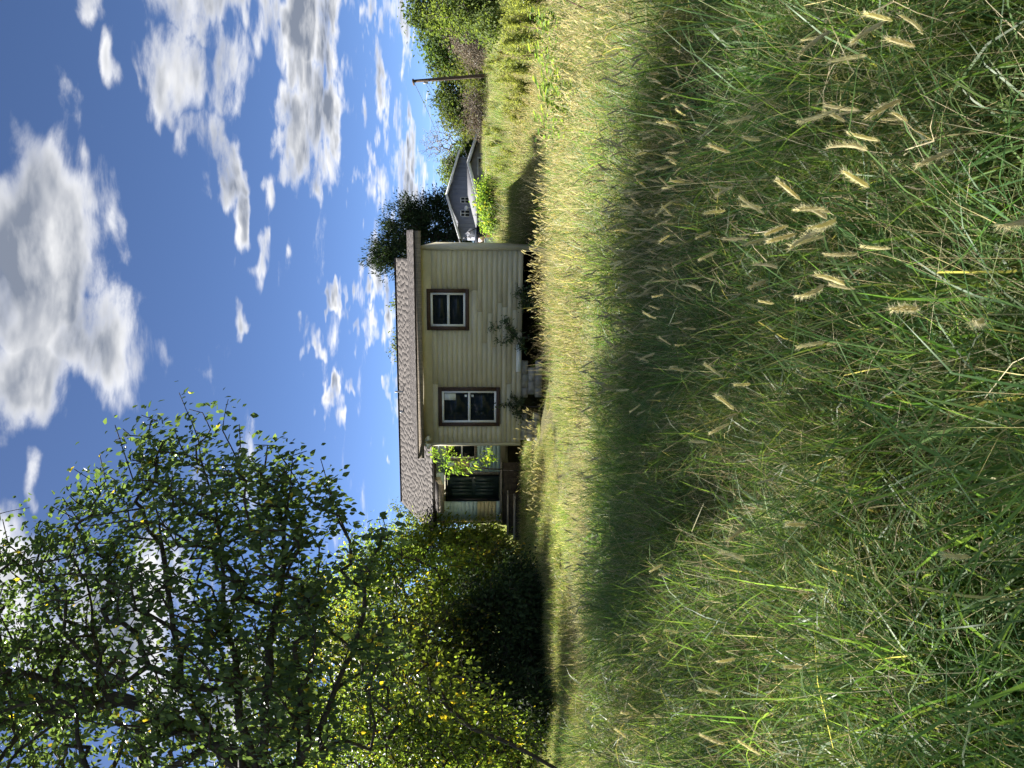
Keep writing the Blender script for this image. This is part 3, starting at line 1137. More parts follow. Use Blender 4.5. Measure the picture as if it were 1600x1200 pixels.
def grow(base_pts, targets, step=.28, up=.25, extra=()):
    """branch skeleton reaching every target: nodes, parents"""
    N = [np.array(base_pts[0], float)]
    par = [-1]
    for p in base_pts[1:]:
        p = np.array(p, float)
        q = N[-1]
        m_ = max(1, int(np.linalg.norm(p - q) / (step * 1.5)))
        for k in range(1, m_ + 1):
            N.append(q + (p - q) * k / m_ + (rng.normal(size=3) * .02 if k < m_ else 0))
            par.append(len(N) - 2)
    for pl in extra:
        q = np.array(pl[0], float)
        j = int(np.argmin(np.linalg.norm(np.array(N) - q, axis=1)))
        last, a_ = j, N[j]
        for p in pl[1:]:
            p = np.array(p, float)
            m_ = max(1, int(np.linalg.norm(p - a_) / (step * 1.2)))
            for k in range(1, m_ + 1):
                N.append(a_ + (p - a_) * k / m_ + rng.normal(size=3) * .02)
                par.append(last)
                last = len(N) - 1
            a_ = p
    cap = 60000
    arr = np.zeros((cap, 3))
    arr[:len(N)] = N
    n = len(N)
    t0 = np.array(base_pts[-1], float)
    order = np.argsort(np.linalg.norm(targets - t0, axis=1))
    tips = []
    for i in order:
        t_ = targets[i]
        d = np.linalg.norm(arr[:n] - t_, axis=1)
        # nodes lower than the target make the natural parent
        pen = np.maximum(0, arr[:n, 2] - t_[2]) * .8
        j = int(np.argmin(d + pen))
        dist = d[j]
        m_ = max(1, int(dist / step))
        a = arr[j]
        bow = np.array([0, 0, 1.0]) * dist * up * .5 + rng.normal(size=3) * dist * .06
        last = j
        for k in range(1, m_ + 1):
            u = k / m_
            p = a + (t_ - a) * u + bow * (4 * u * (1 - u)) * .35
            if n >= cap:
                break
            arr[n] = p
            par.append(last)
            last = n
            n += 1
        tips.append(last)
    arr = arr[:n].copy()
    par = np.array(par)
    tips = np.array(tips)
    # ease the bends: pull every inner node towards its neighbours along the branch
    fixed = np.zeros(n, bool)
    fixed[tips] = True
    fixed[0] = True
    for it in range(4):
        ssum = np.zeros((n, 3))
        cnt = np.zeros(n)
        np.add.at(ssum, par[1:], arr[1:])
        np.add.at(cnt, par[1:], 1)
        ok = (cnt > 0) & ~fixed
        tgt = .5 * arr[np.maximum(par, 0)] + .5 * ssum / np.maximum(cnt, 1)[:, None]
        arr[ok] = arr[ok] * .5 + tgt[ok] * .5
    return arr, par, tips


def wood(N, par, tips, r_tip, power=.46, rmax=None, sides=5):
    n = len(N)
    cnt = np.zeros(n)
    cnt[tips] += 1
    for i in range(n - 1, 0, -1):
        cnt[par[i]] += cnt[i]
    rad = r_tip * np.maximum(cnt, 1) ** power
    if rmax:
        rad = np.minimum(rad, rmax)
    ch = np.arange(1, n)
    a, b_ = N[par[ch]], N[ch]
    ra, rb = rad[par[ch]], rad[ch]
    ra = np.minimum(ra, rb * 1.5)
    d = unit(b_ - a + 1e-6)
    ref = np.where(np.abs(d[:, 2:3]) < .9, np.array([[0, 0, 1.0]]), np.array([[1.0, 0, 0]]))
    x = unit(np.cross(d, ref))
    y = np.cross(d, x)
    ang = np.arange(sides) * 2 * np.pi / sides
    ring = x[:, None] * np.cos(ang)[None, :, None] + y[:, None] * np.sin(ang)[None, :, None]
    V = np.concatenate([a[:, None] + ring * ra[:, None, None], (b_ + d * rb[:, None] * .3)[:, None] + ring * rb[:, None, None]], 1)
    k = np.arange(sides)
    q = np.stack([k, (k + 1) % sides, (k + 1) % sides + sides, k + sides], -1)
    F = (np.arange(len(ch))[:, None, None] * (2 * sides) + q[None]).reshape(-1, 4)
    return V.reshape(-1, 3), F


def tree(name, label, cat, base, limbs, ells, n_cl, per, leaf, mat, bark='bark', r_tip=.006, rmax=.2, group=None, droop=.5, spread=.22, shell=.4,
         step=.28, up=.25, shape='leaf', zmin=None, bare=False, power=.46, crown='crown', trunk='trunk', outward=.6, extra=()):
    base = np.array(base, float)
    T = ell_pts(ells, n_cl, shell)
    if zmin is not None:
        T = T[T[:, 2] > zmin]
    N, par, tips = grow([base] + [np.array(p, float) for p in limbs], T, step, up, extra)
    o = thing(name, label, cat, tuple(base), group)
    V, F = wood(N - base, par, tips, r_tip, power, rmax)
    link(trunk, npmesh(trunk, V, F, bark, smooth=True), o)
    if bare:
        return o
    ctr = T.mean(0)
    n = len(tips) * per
    ti = np.repeat(tips, per)
    u = rng.random(n)
    # walk back along the twig
    p1 = N[par[ti]]
    pos = N[ti] + (p1 - N[ti]) * (u * 1.4)[:, None] + rng.normal(size=(n, 3)) * spread
    outw = unit(pos - ctr)
    ax = outw * outward + rng.normal(size=(n, 3)) * .55 + np.array([0, 0, -droop])
    nr = rng.normal(size=(n, 3)) * .6 + np.array([0, 0, 1.0]) + outw * .3
    L = leaf[0] * rng.uniform(.6, 1.25, n)
    clump = rng.random(len(tips))
    tint = np.clip(np.repeat(clump, per) * .55 + rng.random(n) * .5, 0, 1)
    tint[rng.random(n) < .03] = .98
    tint[rng.random(n) < .006] = .995
    V, F, tn = leaves(pos - base, ax, nr, L, L * leaf[1], tint, shape)
    link(crown, npmesh(crown, V, F, mat, tn), o)
    return o


def E(px, py, Y, rx, ry, rd):
    """ellipsoid: pixel centre, distance, half sizes in pixels (up, across) and metres (depth)"""
    c_ = at(px, py, Y)
    return (np.array(c_), np.array([ry * Y / FPX, rd, rx * Y / FPX]))


def ground_pt(x, y, d=0):
    return (x, y, gzf(x, y) - d)


# ------------------------------------------------------------------ the big trees on the left
tree('leafy_tree', 'large broad-leaved tree with drooping pointed leaves whose limbs reach out over the grass', 'tree',
     ground_pt(-6.6, 9.4, .1), [(-6.5, 9.3, 1.5), (-5.8, 9.0, 3.0), (-4.8, 8.7, 4.1)],
     [E(330, 760, 8.6, 150, 130, 1.2), E(230, 720, 8.8, 90, 85, .9), E(430, 800, 8.4, 100, 110, 1.0), E(420, 720, 8.3, 60, 50, .6), E(510, 780, 8.3, 50, 45, .6),
      E(170, 900, 8.9, 130, 130, 1.3), E(140, 760, 9.2, 45, 70, .6), E(330, 960, 8.4, 150, 160, 1.4), E(70, 850, 9.2, 70, 80, 1.0),
      E(60, 1020, 9.2, 150, 140, 1.3), E(250, 1120, 8.6, 170, 130, 1.4), E(480, 930, 8.2, 90, 110, 1.0), E(460, 1090, 8.2, 130, 130, 1.2),
      E(570, 870, 8.0, 60, 70, .6), E(580, 1010, 8.2, 60, 90, .8), E(-160, 960, 9.4, 160, 200, 1.4), E(-80, 1180, 9.2, 190, 150, 1.4)],
     1800, 12, (.084, .62), 'leaf_broad', r_tip=.0046, rmax=.13, spread=.10, step=.2, droop=.7, shell=.6, power=.44,
     extra=[[tuple(at(*q)) for q in pl] for pl in (
         [(430, 1230, 8.8), (380, 1080, 8.6), (350, 940, 8.5), (345, 840, 8.5), (330, 740, 8.6), (320, 660, 8.6)],
         [(300, 1240, 8.9), (280, 1050, 8.7), (270, 930, 8.7), (250, 800, 8.8), (215, 700, 8.8)],
         [(200, 1240, 9.0), (160, 1080, 9.1), (150, 940, 9.0), (120, 820, 9.1)],
         [(480, 1220, 8.6), (520, 1100, 8.2), (560, 1000, 8.1), (580, 900, 8.0)],
         [(420, 1220, 8.8), (420, 1060, 8.4), (440, 920, 8.4), (450, 800, 8.3), (470, 740, 8.3)],
         [(150, 1260, 9.2), (40, 1120, 9.2), (-20, 1000, 9.2)])])
tree('tall_tree', 'tall broad-leaved tree rising behind the drooping tree beside the field', 'tree',
     ground_pt(-8.6, 13.4, .1), [(-8.3, 13.2, 2.5), (-7.2, 12.6, 5.0), (-6.0, 11.8, 7.0)],
     [(np.array((-5.0, 12.4, 8.6)), np.array((2.0, 1.8, 1.8))), (np.array((-6.6, 11.6, 8.8)), np.array((2.0, 2.0, 2.2))),
      (np.array((-4.9, 8.7, 9.8)), np.array((2.0, 2.0, 1.6))), (np.array((-7.2, 9.2, 8.6)), np.array((2.0, 2.0, 2.0))), (np.array((-6.2, 12.8, 5.6)), np.array((1.6, 1.2, 1.6))), (np.array((-8.0, 13.6, 6.6)), np.array((1.6, 1.6, 2.2))),
      (np.array((-5.6, 6.8, 8.9)), np.array((2.2, 1.8, 1.5))), (np.array((-3.7, 6.9, 10.0)), np.array((1.7, 1.7, 1.2))), (np.array((-7.6, 6.6, 8.6)), np.array((2.0, 2.0, 1.8)))],
     1000, 11, (.12, .62), 'leaf_broad', r_tip=.005, rmax=.17, spread=.18, step=.3, droop=.6, shell=.6)
# young saplings leaning in under the big tree
tree('leaning_sapling', 'slender sapling leaning out from the thicket under the big tree', 'sapling',
     ground_pt(-5.9, 10.6, .1), [tuple(at(800, 1160, 10.4)), tuple(at(720, 1130, 10.3)), tuple(at(655, 1060, 10.2))],
     [E(660, 1060, 10.2, 60, 80, .7), E(610, 1000, 10.1, 50, 60, .6), E(720, 1100, 10.5, 60, 60, .6)],
     130, 9, (.085, .6), 'leaf_thicket', r_tip=.004, rmax=.028, spread=.12, step=.2)

# thicket along the left side, back to the house
TH = [
    ('thicket_shrub', 'yellow-green sunlit shrub right beside the blue entrance corner', (-6.7, 27.6), [E(695, 838, 27.2, 50, 28, 1.0), E(725, 870, 26.5, 60, 50, 1.2), E(645, 855, 27, 45, 45, 1.2), E(755, 842, 27.0, 46, 30, 1.0)], 900, 13, (.14, .5), 'leaf_bright'),
    ('thicket_tree', 'leafy yellow-flecked young tree next to the sunlit shrub by the entrance', (-8.0, 23.5), [E(600, 890, 22.5, 60, 70, 1.4), E(660, 940, 22.5, 70, 70, 1.4), E(710, 910, 22, 70, 60, 1.2), E(560, 910, 23, 60, 70, 1.2), E(770, 920, 22.5, 40, 50, 1.0)], 900, 13, (.12, .55), 'leaf_bright'),
    ('thicket_tree', 'dense olive-green young tree rising above the dark hollow of the thicket', (-9.0, 20.0), [E(640, 1000, 19, 90, 90, 1.6), E(710, 1020, 18.5, 60, 100, 1.2), E(560, 1010, 19.5, 90, 90, 1.6), E(600, 1090, 19.5, 90, 80, 1.6)], 1200, 13, (.10, .55), 'leaf_thicket'),
    ('thicket_tree', 'tangled yellow-green young tree at the open end of the thicket', (-8.6, 15.6), [E(650, 1130, 15, 90, 90, 1.5), E(720, 1150, 14.8, 80, 90, 1.2), E(560, 1150, 15.4, 90, 90, 1.5), E(790, 1170, 15, 60, 70, 1.0)], 1000, 13, (.09, .55), 'leaf_thicket'),
    ('dark_shrub', 'added dense shrub with shade-dark leaves filling the hollow of the thicket', (-6.5, 18.9), [E(808, 930, 18.8, 46, 64, .9), E(806, 1020, 18.4, 50, 74, .9), E(740, 970, 19.2, 46, 70, .9), E(825, 975, 18.0, 22, 100, .6)], 1300, 16, (.11, .6), 'leaf_dark'),  # put in to darken the hollow; shade is in the leaf colour
    ('dark_shrub', 'shade-dark leafy shrub with bare stems beside the dense one in the thicket', (-7.6, 17.4), [E(815, 1090, 17.0, 48, 64, 1.0), E(745, 1080, 17.6, 44, 60, 1.0), E(838, 1110, 16.2, 20, 70, .6)], 700, 14, (.10, .6), 'leaf_dark'),
    ('thicket_shrub', 'low sunlit shrub between the porch steps and the shade-dark shrub', (-6.4, 23.0), [E(785, 875, 22.6, 30, 36, .9), E(745, 895, 22.5, 35, 40, .9)], 420, 13, (.11, .5), 'leaf_thicket'),
    ('background_tree', 'tall mid-green tree behind the thicket away from the house', (-12.5, 29.0), [E(520, 960, 28, 90, 90, 2.0), E(620, 1050, 28, 120, 130, 2.0), E(440, 1040, 29, 80, 110, 2.0), E(720, 960, 28.5, 60, 110, 1.6), E(730, 1090, 28.5, 60, 110, 1.6)], 1300, 13, (.18, .6), 'leaf_mid'),
    ('background_tree', 'broad mid-green tree behind the tangled end of the thicket', (-13.0, 22.5), [E(480, 1150, 22, 120, 110, 2.0), E(630, 1190, 22, 120, 100, 2.0), E(750, 1180, 22, 60, 100, 1.4)], 1000, 13, (.15, .6), 'leaf_mid'),
]
for (nm, lab, (bx, by), ells, ncl, per, lf, mt) in TH:
    zc = np.mean([e[0][2] for e in ells])
    cx, cy = np.mean([e[0][0] for e in ells]), np.mean([e[0][1] for e in ells])
    tree(nm, lab, 'shrub' if 'shrub' in nm else 'tree', ground_pt(bx, by, .1), [((bx * .6 + cx * .4), (by * .6 + cy * .4), max(zc * .45, gzf(bx, by) + .3))], ells, ncl, per, lf, mt,
         r_tip=.006, rmax=.10, spread=.16 if lf[0] < .12 else .22, step=.3, zmin=-.3, shell=.55)

# shrubs and saplings at the foot of the house
tree('hanging_sapling', 'bright sunlit sapling with drooping leaflets in front of the blue wall', 'sapling',
     ground_pt(-2.75, 23.6, .1), [(-2.72, 23.55, 1.4), (-2.70, 23.5, 2.5)],
     [E(700, 705, 23.2, 18, 12, .3), E(722, 720, 23.2, 22, 18, .3), E(680, 708, 23.2, 12, 12, .25), E(690, 730, 23.2, 12, 10, .25), E(755, 712, 23.2, 22, 14, .25), E(704, 740, 23.1, 9, 9, .2)],
     44, 9, (.13, .36), 'leaf_bright', r_tip=.004, rmax=.022, spread=.06, step=.15, droop=.9)
tree('wall_sapling', 'dark leafy sapling growing against the cream wall between its two windows', 'sapling',
     ground_pt(*[H(2.55, -.35, 0).x, H(2.55, -.35, 0).y], .1), [tuple(H(2.5, -.33, .3))],
     [(np.array(H(2.15, -.3, .75)), np.array([.22, .15, .2])), (np.array(H(2.45, -.3, .55)), np.array([.3, .15, .25])), (np.array(H(2.25, -.3, 1.1)), np.array([.15, .1, .15])), (np.array(H(2.75, -.3, .3)), np.array([.25, .15, .15])), (np.array(H(2.65, -.3, .95)), np.array([.14, .1, .16]))],
     60, 9, (.10, .34), 'leaf_wall', r_tip=.003, rmax=.02, spread=.05, step=.12, droop=.1)
tree('wall_vine', 'dark vine climbing below the taller window of the cream house', 'vine',
     ground_pt(*[H(4.55, -.3, 0).x, H(4.55, -.3, 0).y], .1), [tuple(H(4.55, -.2, .2))],
     [(np.array(H(4.35, -.2, .45)), np.array([.3, .12, .25])), (np.array(H(4.75, -.2, .35)), np.array([.25, .12, .2])), (np.array(H(4.5, -.2, .85)), np.array([.1, .08, .2]))],
     55, 9, (.075, .6), 'leaf_wall', r_tip=.003, rmax=.02, spread=.05, step=.12, droop=.4)
tree('crawl_shrub', 'low dark shrub in the open crawl space under the square window', 'shrub',
     ground_pt(*[H(1.55, -.3, 0).x, H(1.55, -.3, 0).y], .1), [tuple(H(1.55, -.2, .05))],
     [(np.array(H(1.5, -.3, .15)), np.array([.4, .2, .2])), (np.array(H(1.2, -.3, .35)), np.array([.2, .15, .15]))],
     50, 9, (.085, .6), 'leaf_wall', r_tip=.003, rmax=.02, spread=.06, step=.12, droop=.3)

# ------------------------------------------------------------------ trees behind and to the right
tree('evergreen_tree', 'tall dark evergreen tree towering behind the grey house and the cream house', 'tree',
     ground_pt(at(700, 365, 94).x, 94, .1), [(at(700, 365, 94).x, 94, 4.0), (at(700, 370, 94).x, 94, 9.0)],
     [E(710, 365, 94, 60, 66, 4), E(650, 375, 94, 40, 58, 4), E(615, 395, 93.5, 32, 38, 3), E(592, 402, 93.5, 22, 26, 2), E(645, 330, 94, 36, 26, 3), E(612, 355, 94, 18, 20, 1.8), E(690, 315, 94, 36, 24, 2.5), E(680, 420, 94, 50, 30, 3)],
     1700, 22, (.46, .30), 'needle', r_tip=.015, rmax=.3, spread=.42, step=.9, shape='narrow', droop=-.2, shell=.5)
for (px, py, Y, rx, ry, lab) in ((625, 470, 44, 14, 16, 'small feathery treetop showing over the roof ridge nearest the dark evergreen'), (622, 540, 46, 16, 24, 'thin treetop showing over the middle of the roof ridge'),
                                 (640, 800, 40, 26, 26, 'pale green treetop behind the low end of the roof')):
    c_ = at(px, py, Y)
    tree('background_tree', lab, 'tree', ground_pt(c_.x, c_.y, .1), [(c_.x, c_.y, 2.5)], [E(px, py, Y, rx, ry, .8), E(px + 25, py, Y, 24, ry * 1.3, 1.0)], 160, 10, (.16, .5), 'leaf_olive', r_tip=.008, rmax=.1, spread=.16, step=.4)
tree('bare_tree', 'bare grey twiggy tree standing behind the grey house', 'tree', ground_pt(at(700, 222, 92).x, 92, .1), [tuple(at(735, 222, 92)), tuple(at(712, 225, 92))],
     [E(690, 215, 92, 26, 26, 2.0), E(672, 228, 92, 18, 26, 1.8), E(695, 245, 92, 14, 16, 1.4)], 520, 1, (.1, .4), 'leaf_dead', bark='bark_grey', r_tip=.010, rmax=.12, step=.6, bare=True, shell=.45, up=.05, power=.40)
RT = [
    ('hedgerow_tree', 'dark green tree at the high end of the far tree line', 58, [E(655, 10, 58, 25, 40, 3), E(690, 40, 58, 42, 45, 3), E(665, -50, 58, 40, 50, 3)], 700, 12, (.30, .55), 'leaf_mid'),
    ('hedgerow_tree', 'green tree in the far tree line above the dead brush', 60, [E(690, 80, 60, 32, 36, 3), E(715, 70, 60, 36, 40, 3)], 520, 12, (.28, .55), 'leaf_mid'),
    ('hedgerow_tree', 'yellow-green tree in the far tree line beside the utility pole', 62, [E(700, 112, 62, 26, 22, 2.5), E(725, 105, 62, 34, 26, 2.5)], 380, 12, (.26, .55), 'leaf_olive'),
    ('hedgerow_tree', 'loose green tree on the house side of the utility pole', 64, [E(698, 155, 64, 24, 24, 2.2), E(722, 160, 64, 34, 30, 2.5)], 400, 12, (.26, .5), 'leaf_mid'),
    ('hedgerow_tree', 'olive tree with an open crown next to the bare grey tree', 66, [E(708, 185, 66, 22, 20, 2.2), E(732, 190, 66, 28, 26, 2.2)], 320, 12, (.25, .5), 'leaf_olive'),
    ('hedgerow_tree', 'dark low tree behind the garage roof under the bare grey tree', 80, [E(728, 225, 80, 18, 24, 2.5), E(738, 240, 80, 16, 20, 2.5)], 260, 12, (.3, .55), 'leaf_mid'),
    ('background_tree', 'pale green tree rising over the roof of the grey house', 98, [E(702, 270, 98, 14, 30, 3), E(712, 250, 98, 14, 20, 3)], 240, 12, (.35, .55), 'leaf_olive'),
    ('dead_shrub', 'purplish brown dead brush in front of the far tree line', 46, [E(722, 62, 46, 22, 24, 1.5), E(740, 85, 46, 18, 24, 1.5), E(712, 45, 46, 14, 14, 1.0)], 420, 9, (.16, .4), 'leaf_dead'),
    ('dead_shrub', 'grey brown dead brush between the utility pole and the garage', 50, [E(738, 165, 50, 17, 26, 1.5), E(742, 195, 50, 14, 18, 1.2)], 220, 9, (.16, .4), 'leaf_dead'),
    ('hedgerow_tree', 'low muted green bushy tree filling the foot of the far tree line', 54, [E(745, 60, 54, 20, 60, 2), E(748, 140, 54, 18, 50, 2), E(735, 110, 55, 22, 30, 2)], 700, 12, (.22, .5), 'leaf_olive'),
    ('hedgerow_tree', 'bright yellow-green sunlit tree nearest the tall weeds of the field', 30, [E(700, 25, 30, 40, 28, 1.5), E(735, 20, 29, 36, 36, 1.5), E(725, -30, 30, 55, 50, 2), E(762, 45, 28, 22, 30, 1.2)], 760, 12, (.14, .5), 'leaf_olive'),
    ('garage_shrub', 'round bright green shrub in front of the garage', 34, [E(757, 318, 34, 13, 26, .8), E(765, 345, 33.5, 13, 18, .8), E(762, 295, 34.5, 14, 20, .8)], 320, 12, (.13, .6), 'leaf_bright'),
]
for (nm, lab, Y, ells, ncl, per, lf, mt) in RT:
    cx, cy = float(np.mean([e[0][0] for e in ells])), float(np.mean([e[0][1] for e in ells]))
    zc = float(np.mean([e[0][2] for e in ells]))
    tree(nm, lab, 'shrub' if 'shrub' in nm else 'tree', ground_pt(cx, cy, .1), [(cx, cy, gzf(cx, cy) + max(.2, (zc - gzf(cx, cy)) * .5))], ells, ncl, per, lf, mt,
         r_tip=.008 if 'dead' not in nm else .006, rmax=.16, spread=.30 if Y > 40 else .16, step=.5 if Y > 40 else .3, shell=.5, bark='bark_grey' if 'dead' in nm else 'bark', zmin=.2)


# tall feathery weeds of the field edge
def feather_weed(loc, h, seed, label, lean=0.0, stem='stem_green'):
    r_ = np.random.default_rng(seed)
    o = thing('tall_weed', label, 'weed', loc, 'tall feathery weeds along the field edge' if 'feathery' in label else 'bare dark weed stalks in the field')
    mbs = MB()
    P_, A2 = [], []
    ns = r_.integers(3, 6) if stem == 'stem_green' else 1
    for s in range(ns):
        a = r_.uniform(0, 6.28)
        top = np.array([math.cos(a) * .16 * h + lean * h, math.sin(a) * .16 * h, h * r_.uniform(.75, 1.05)])
        pts = [(0, 0, 0), tuple(top * .5 * np.array([.7, .7, 1])), tuple(top)]
        mbs.tube([Vector(p) for p in pts], [.007, .006, .003] if stem == 'stem_green' else [.012, .010, .004], 5, False)
        if stem == 'stem_green':
            for k in range(int(110 * h)):
                u = r_.uniform(.05, 1)
                p = np.array([np.interp(u, [0, .5, 1], [q[i] for q in pts]) for i in range(3)])
                d = unit(r_.normal(size=3) + np.array([0, 0, .9]))
                m_ = r_.uniform(.05, .2) * (1.15 - u * .5)
                for j in range(3):
                    P_.append(p + d * m_ * j * .4)
                    A2.append(d + r_.normal(size=3) * .6)
        else:
            for k in range(5):
                u = r_.uniform(.4, 1)
                p = np.array([np.interp(u, [0, .5, 1], [q[i] for q in pts]) for i in range(3)])
                d = unit(r_.normal(size=3) + np.array([0, 0, 1.4]))
                mbs.tube([Vector(p), Vector(p + d * .2)], [.003, .0015], 4, False)
    mbs.build('stem', stem if stem != 'stem_green' else 'stem_green', o)
    if P_:
        P_, A2 = np.array(P_), np.array(A2)
        n = len(P_)
        V, F, tn = leaves(P_, A2, r_.normal(size=(n, 3)), .085 * r_.uniform(.6, 1.4, n), .020, r_.random(n), 'narrow')
        link('foliage', npmesh('foliage', V, F, 'feather_weed', tn), o)
    return o


k = 0
wr = np.random.default_rng(91)
for i in range(64):
    py = (-60 + 360 * ((i % 32) / 31) ** 1.15) + wr.uniform(-10, 10)
    Y = 14 + max(py, 0) * .055 + wr.uniform(0, 5) + (9 if i > 31 else 0)
    h = wr.uniform(1.0, 1.75) * (1 - .3 * min(max(py, 0) / 240, 1)) * (.8 if i > 31 else 1)
    p = at(770, py, Y)
    feather_weed((p.x, p.y, gzf(p.x, p.y) - .03), h, 100 + k, 'tall feathery yellow-green weed at the far edge of the field', .05)
    k += 1
for (px, py, Y, h, ln) in ((760, 15, 11, 1.35, .5), (760, 85, 13, 1.35, .12), (775, 48, 12, 1.1, .1), (778, 120, 13, .95, -.05), (700, 60, 12, .9, -.4), (850, 30, 7.5, 1.0, .45)):
    p = at(px, py, Y)
    feather_weed((p.x, p.y, gzf(p.x, p.y) - .03), h, 200 + k, 'bare dark weed stalk standing above the tall grass', ln, 'stem_red')
    k += 1


# broad-leaved weeds in the middle of the field
def leafy_weed(loc, h, seed, label, lf=.11, mat='leaf_bright', group=None):
    r_ = np.random.default_rng(seed)
    o = thing('broadleaf_weed', label, 'weed', loc, group)
    mbs = MB()
    Ps, As = [], []
    for s in range(r_.integers(2, 5)):
        a = r_.uniform(0, 6.28)
        top = np.array([math.cos(a) * .28 * h, math.sin(a) * .28 * h, h * r_.uniform(.7, 1.05)])
        mbs.tube([Vector((0, 0, 0)), Vector(top * np.array([.4, .4, .6])), Vector(top)], [.006, .005, .002], 5, False)
        for k in range(9):
            u = .35 + .65 * k / 8
            Ps.append(top * u)
            ang = k * 2.4 + r_.uniform(-.4, .4)
            As.append([math.cos(ang), math.sin(ang), .25 - .7 * (1 - u)])
    mbs.build('stem', 'stem_green', o)
    Ps, As = np.array(Ps), np.array(As)
    n = len(Ps)
    V, F, tn = leaves(Ps, As, np.array([[0, 0, 1.0]]) + r_.normal(size=(n, 3)) * .25, lf * r_.uniform(.6, 1.2, n), lf * .5, r_.random(n) * .9, 'leaf')
    link('foliage', npmesh('foliage', V, F, mat, tn), o)
    return o


wr = np.random.default_rng(55)
for k in range(26):
    py = wr.uniform(10, 215)
    Y = 11.4 - py * .008 + wr.uniform(-.7, .7)
    p = at(850, py, Y)
    leafy_weed((p.x, p.y, gzf(p.x, p.y) - .03), wr.uniform(.72, 1.0), 300 + k, 'bright green broad-leaved weed among the golden foxtail grass', wr.uniform(.12, .18), group='broad-leaved weeds in the sunny field')


# ------------------------------------------------------------------ grass
def blades(n, h0, h1, w0, w1, spread, lean, curl, seed, segs=4, tlo=0., thi=1., odd=.1, kink=.0, up0=1.0):
    r_ = np.random.default_rng(seed)
    V, F, T = [], [], []
    for i in range(n):
        a = r_.uniform(0, 2 * math.pi)
        rr = spread * math.sqrt(r_.random())
        p = np.array([rr * math.cos(a), rr * math.sin(a), -.02])
        az = a + r_.normal() * 1.1
        d = np.array([math.cos(az), math.sin(az), 0])
        sd = np.array([-d[1], d[0], 0])
        h = r_.uniform(h0, h1)
        w = r_.uniform(w0, w1)
        th = abs(r_.normal()) * lean
        cu = r_.uniform(.2, 1.0) * curl
        tw = r_.normal() * .5
        t_ = r_.uniform(tlo, thi) * .8 if r_.random() > odd else .97
        kk = r_.integers(1, segs) if r_.random() < kink else -1
        b0 = len(V)
        for s in range(segs + 1):
            u = s / segs
            ww = w * (1 - u) ** .7 if u > .3 else w * (.6 + 1.3 * u)
            sdv = sd * math.cos(tw * u) + np.array([0, 0, math.sin(tw * u)])
            V.append(p - sdv * ww * .5)
            V.append(p + sdv * ww * .5)
            T += [t_, t_]
            if s == kk:
                th += r_.uniform(.6, 1.4)
            p = p + (d * math.sin(th) + np.array([0, 0, math.cos(th)])) * (h / segs)
            th += cu / segs * (1 + u)
        for s in range(segs):
            q_ = b0 + 2 * s
            F.append((q_, q_ + 1, q_ + 3, q_ + 2))
    return np.array(V), np.array(F), np.array(T)


def merge(parts):
    V, F, T, n = [], [], [], 0
    for (v, f, t_) in parts:
        V.append(v)
        F.append(f + n)
        T.append(t_)
        n += len(v)
    return np.concatenate(V), np.concatenate(F), np.concatenate(T)


def spike(base, d, L, rad, bend, nb, seed, sides=5, rings=5, bw=.0009, bl=.011):
    """seed head: bristly cylinder along a bent axis"""
    r_ = np.random.default_rng(seed)
    d = unit(np.array(d, float))
    side = unit(np.cross(d, r_.normal(size=3)))
    V, F, T = [], [], []
    prof = [.35, .85, 1.0, .95, .75, .25] if rings == 5 else [.3, .8, .95, 1.0, .98, .9, .7, .2]
    axis = []
    for i in range(rings + 1):
        u = i / rings
        axis.append(np.array(base) + d * L * u + side * bend * L * u * u)
    x = side
    y = np.cross(d, x)
    for i, c_ in enumerate(axis):
        for k in range(sides):
            a = 2 * math.pi * k / sides
            rr = rad * prof[i] * r_.uniform(.85, 1.1)
            V.append(c_ + (x * math.cos(a) + y * math.sin(a)) * rr)
            T.append(r_.uniform(.1, .7))
    for i in range(rings):
        for k in range(sides):
            F.append((i * sides + k, i * sides + (k + 1) % sides, (i + 1) * sides + (k + 1) % sides, (i + 1) * sides + k))
    for j in range(nb):
        u = r_.uniform(.03, .98)
        f = u * rings
        i = min(int(f), rings - 1)
        c_ = axis[i] + (axis[i + 1] - axis[i]) * (f - i)
        a = r_.uniform(0, 6.283)
        o = x * math.cos(a) + y * math.sin(a)
        e = c_ + o * rad * .7
        tip = e + (o * .8 + d * 1.0 + r_.normal(size=3) * .2) * bl * r_.uniform(.6, 1.2)
        sv = np.cross(o, d) * bw
        q_ = len(V)
        V += [e - sv, e + sv, tip + sv * .2, tip - sv * .2]
        T += [.95] * 4
        F.append((q_, q_ + 1, q_ + 2, q_ + 3))
    return np.array(V), np.array(F), np.array(T)


def stalk_path(h, lean, curl, r_, n=5):
    az = r_.uniform(0, 6.283)
    d = np.array([math.cos(az), math.sin(az), 0])
    th = abs(r_.normal()) * lean
    p = np.array([0, 0, -.02])
    pts = [p]
    for i in range(n):
        p = p + (d * math.sin(th) + np.array([0, 0, math.cos(th)])) * h / n
        th += curl / n * r_.uniform(.5, 1.5)
        pts.append(p)
    return pts


def ribbon(pts, w, tint):
    V, F = [], []
    sd = np.array([1.0, 0, 0])
    for i, p in enumerate(pts):
        for k in range(3):
            a = 2.094 * k
            V.append(p + np.array([math.cos(a), math.sin(a), 0]) * w * (1 - .4 * i / len(pts)))
    for i in range(len(pts) - 1):
        for k in range(3):
            F.append((i * 3 + k, i * 3 + (k + 1) % 3, i * 3 + 3 + (k + 1) % 3, i * 3 + 3 + k))
    return np.array(V), np.array(F), np.full(len(V), tint)


def proto_coll(name, meshes):
    c_ = bpy.data.collections.new(name)
    for i, me in enumerate(meshes):
        o = bpy.data.objects.new('%s_%02d' % (name, i), me)
        c_.objects.link(o)
    return c_


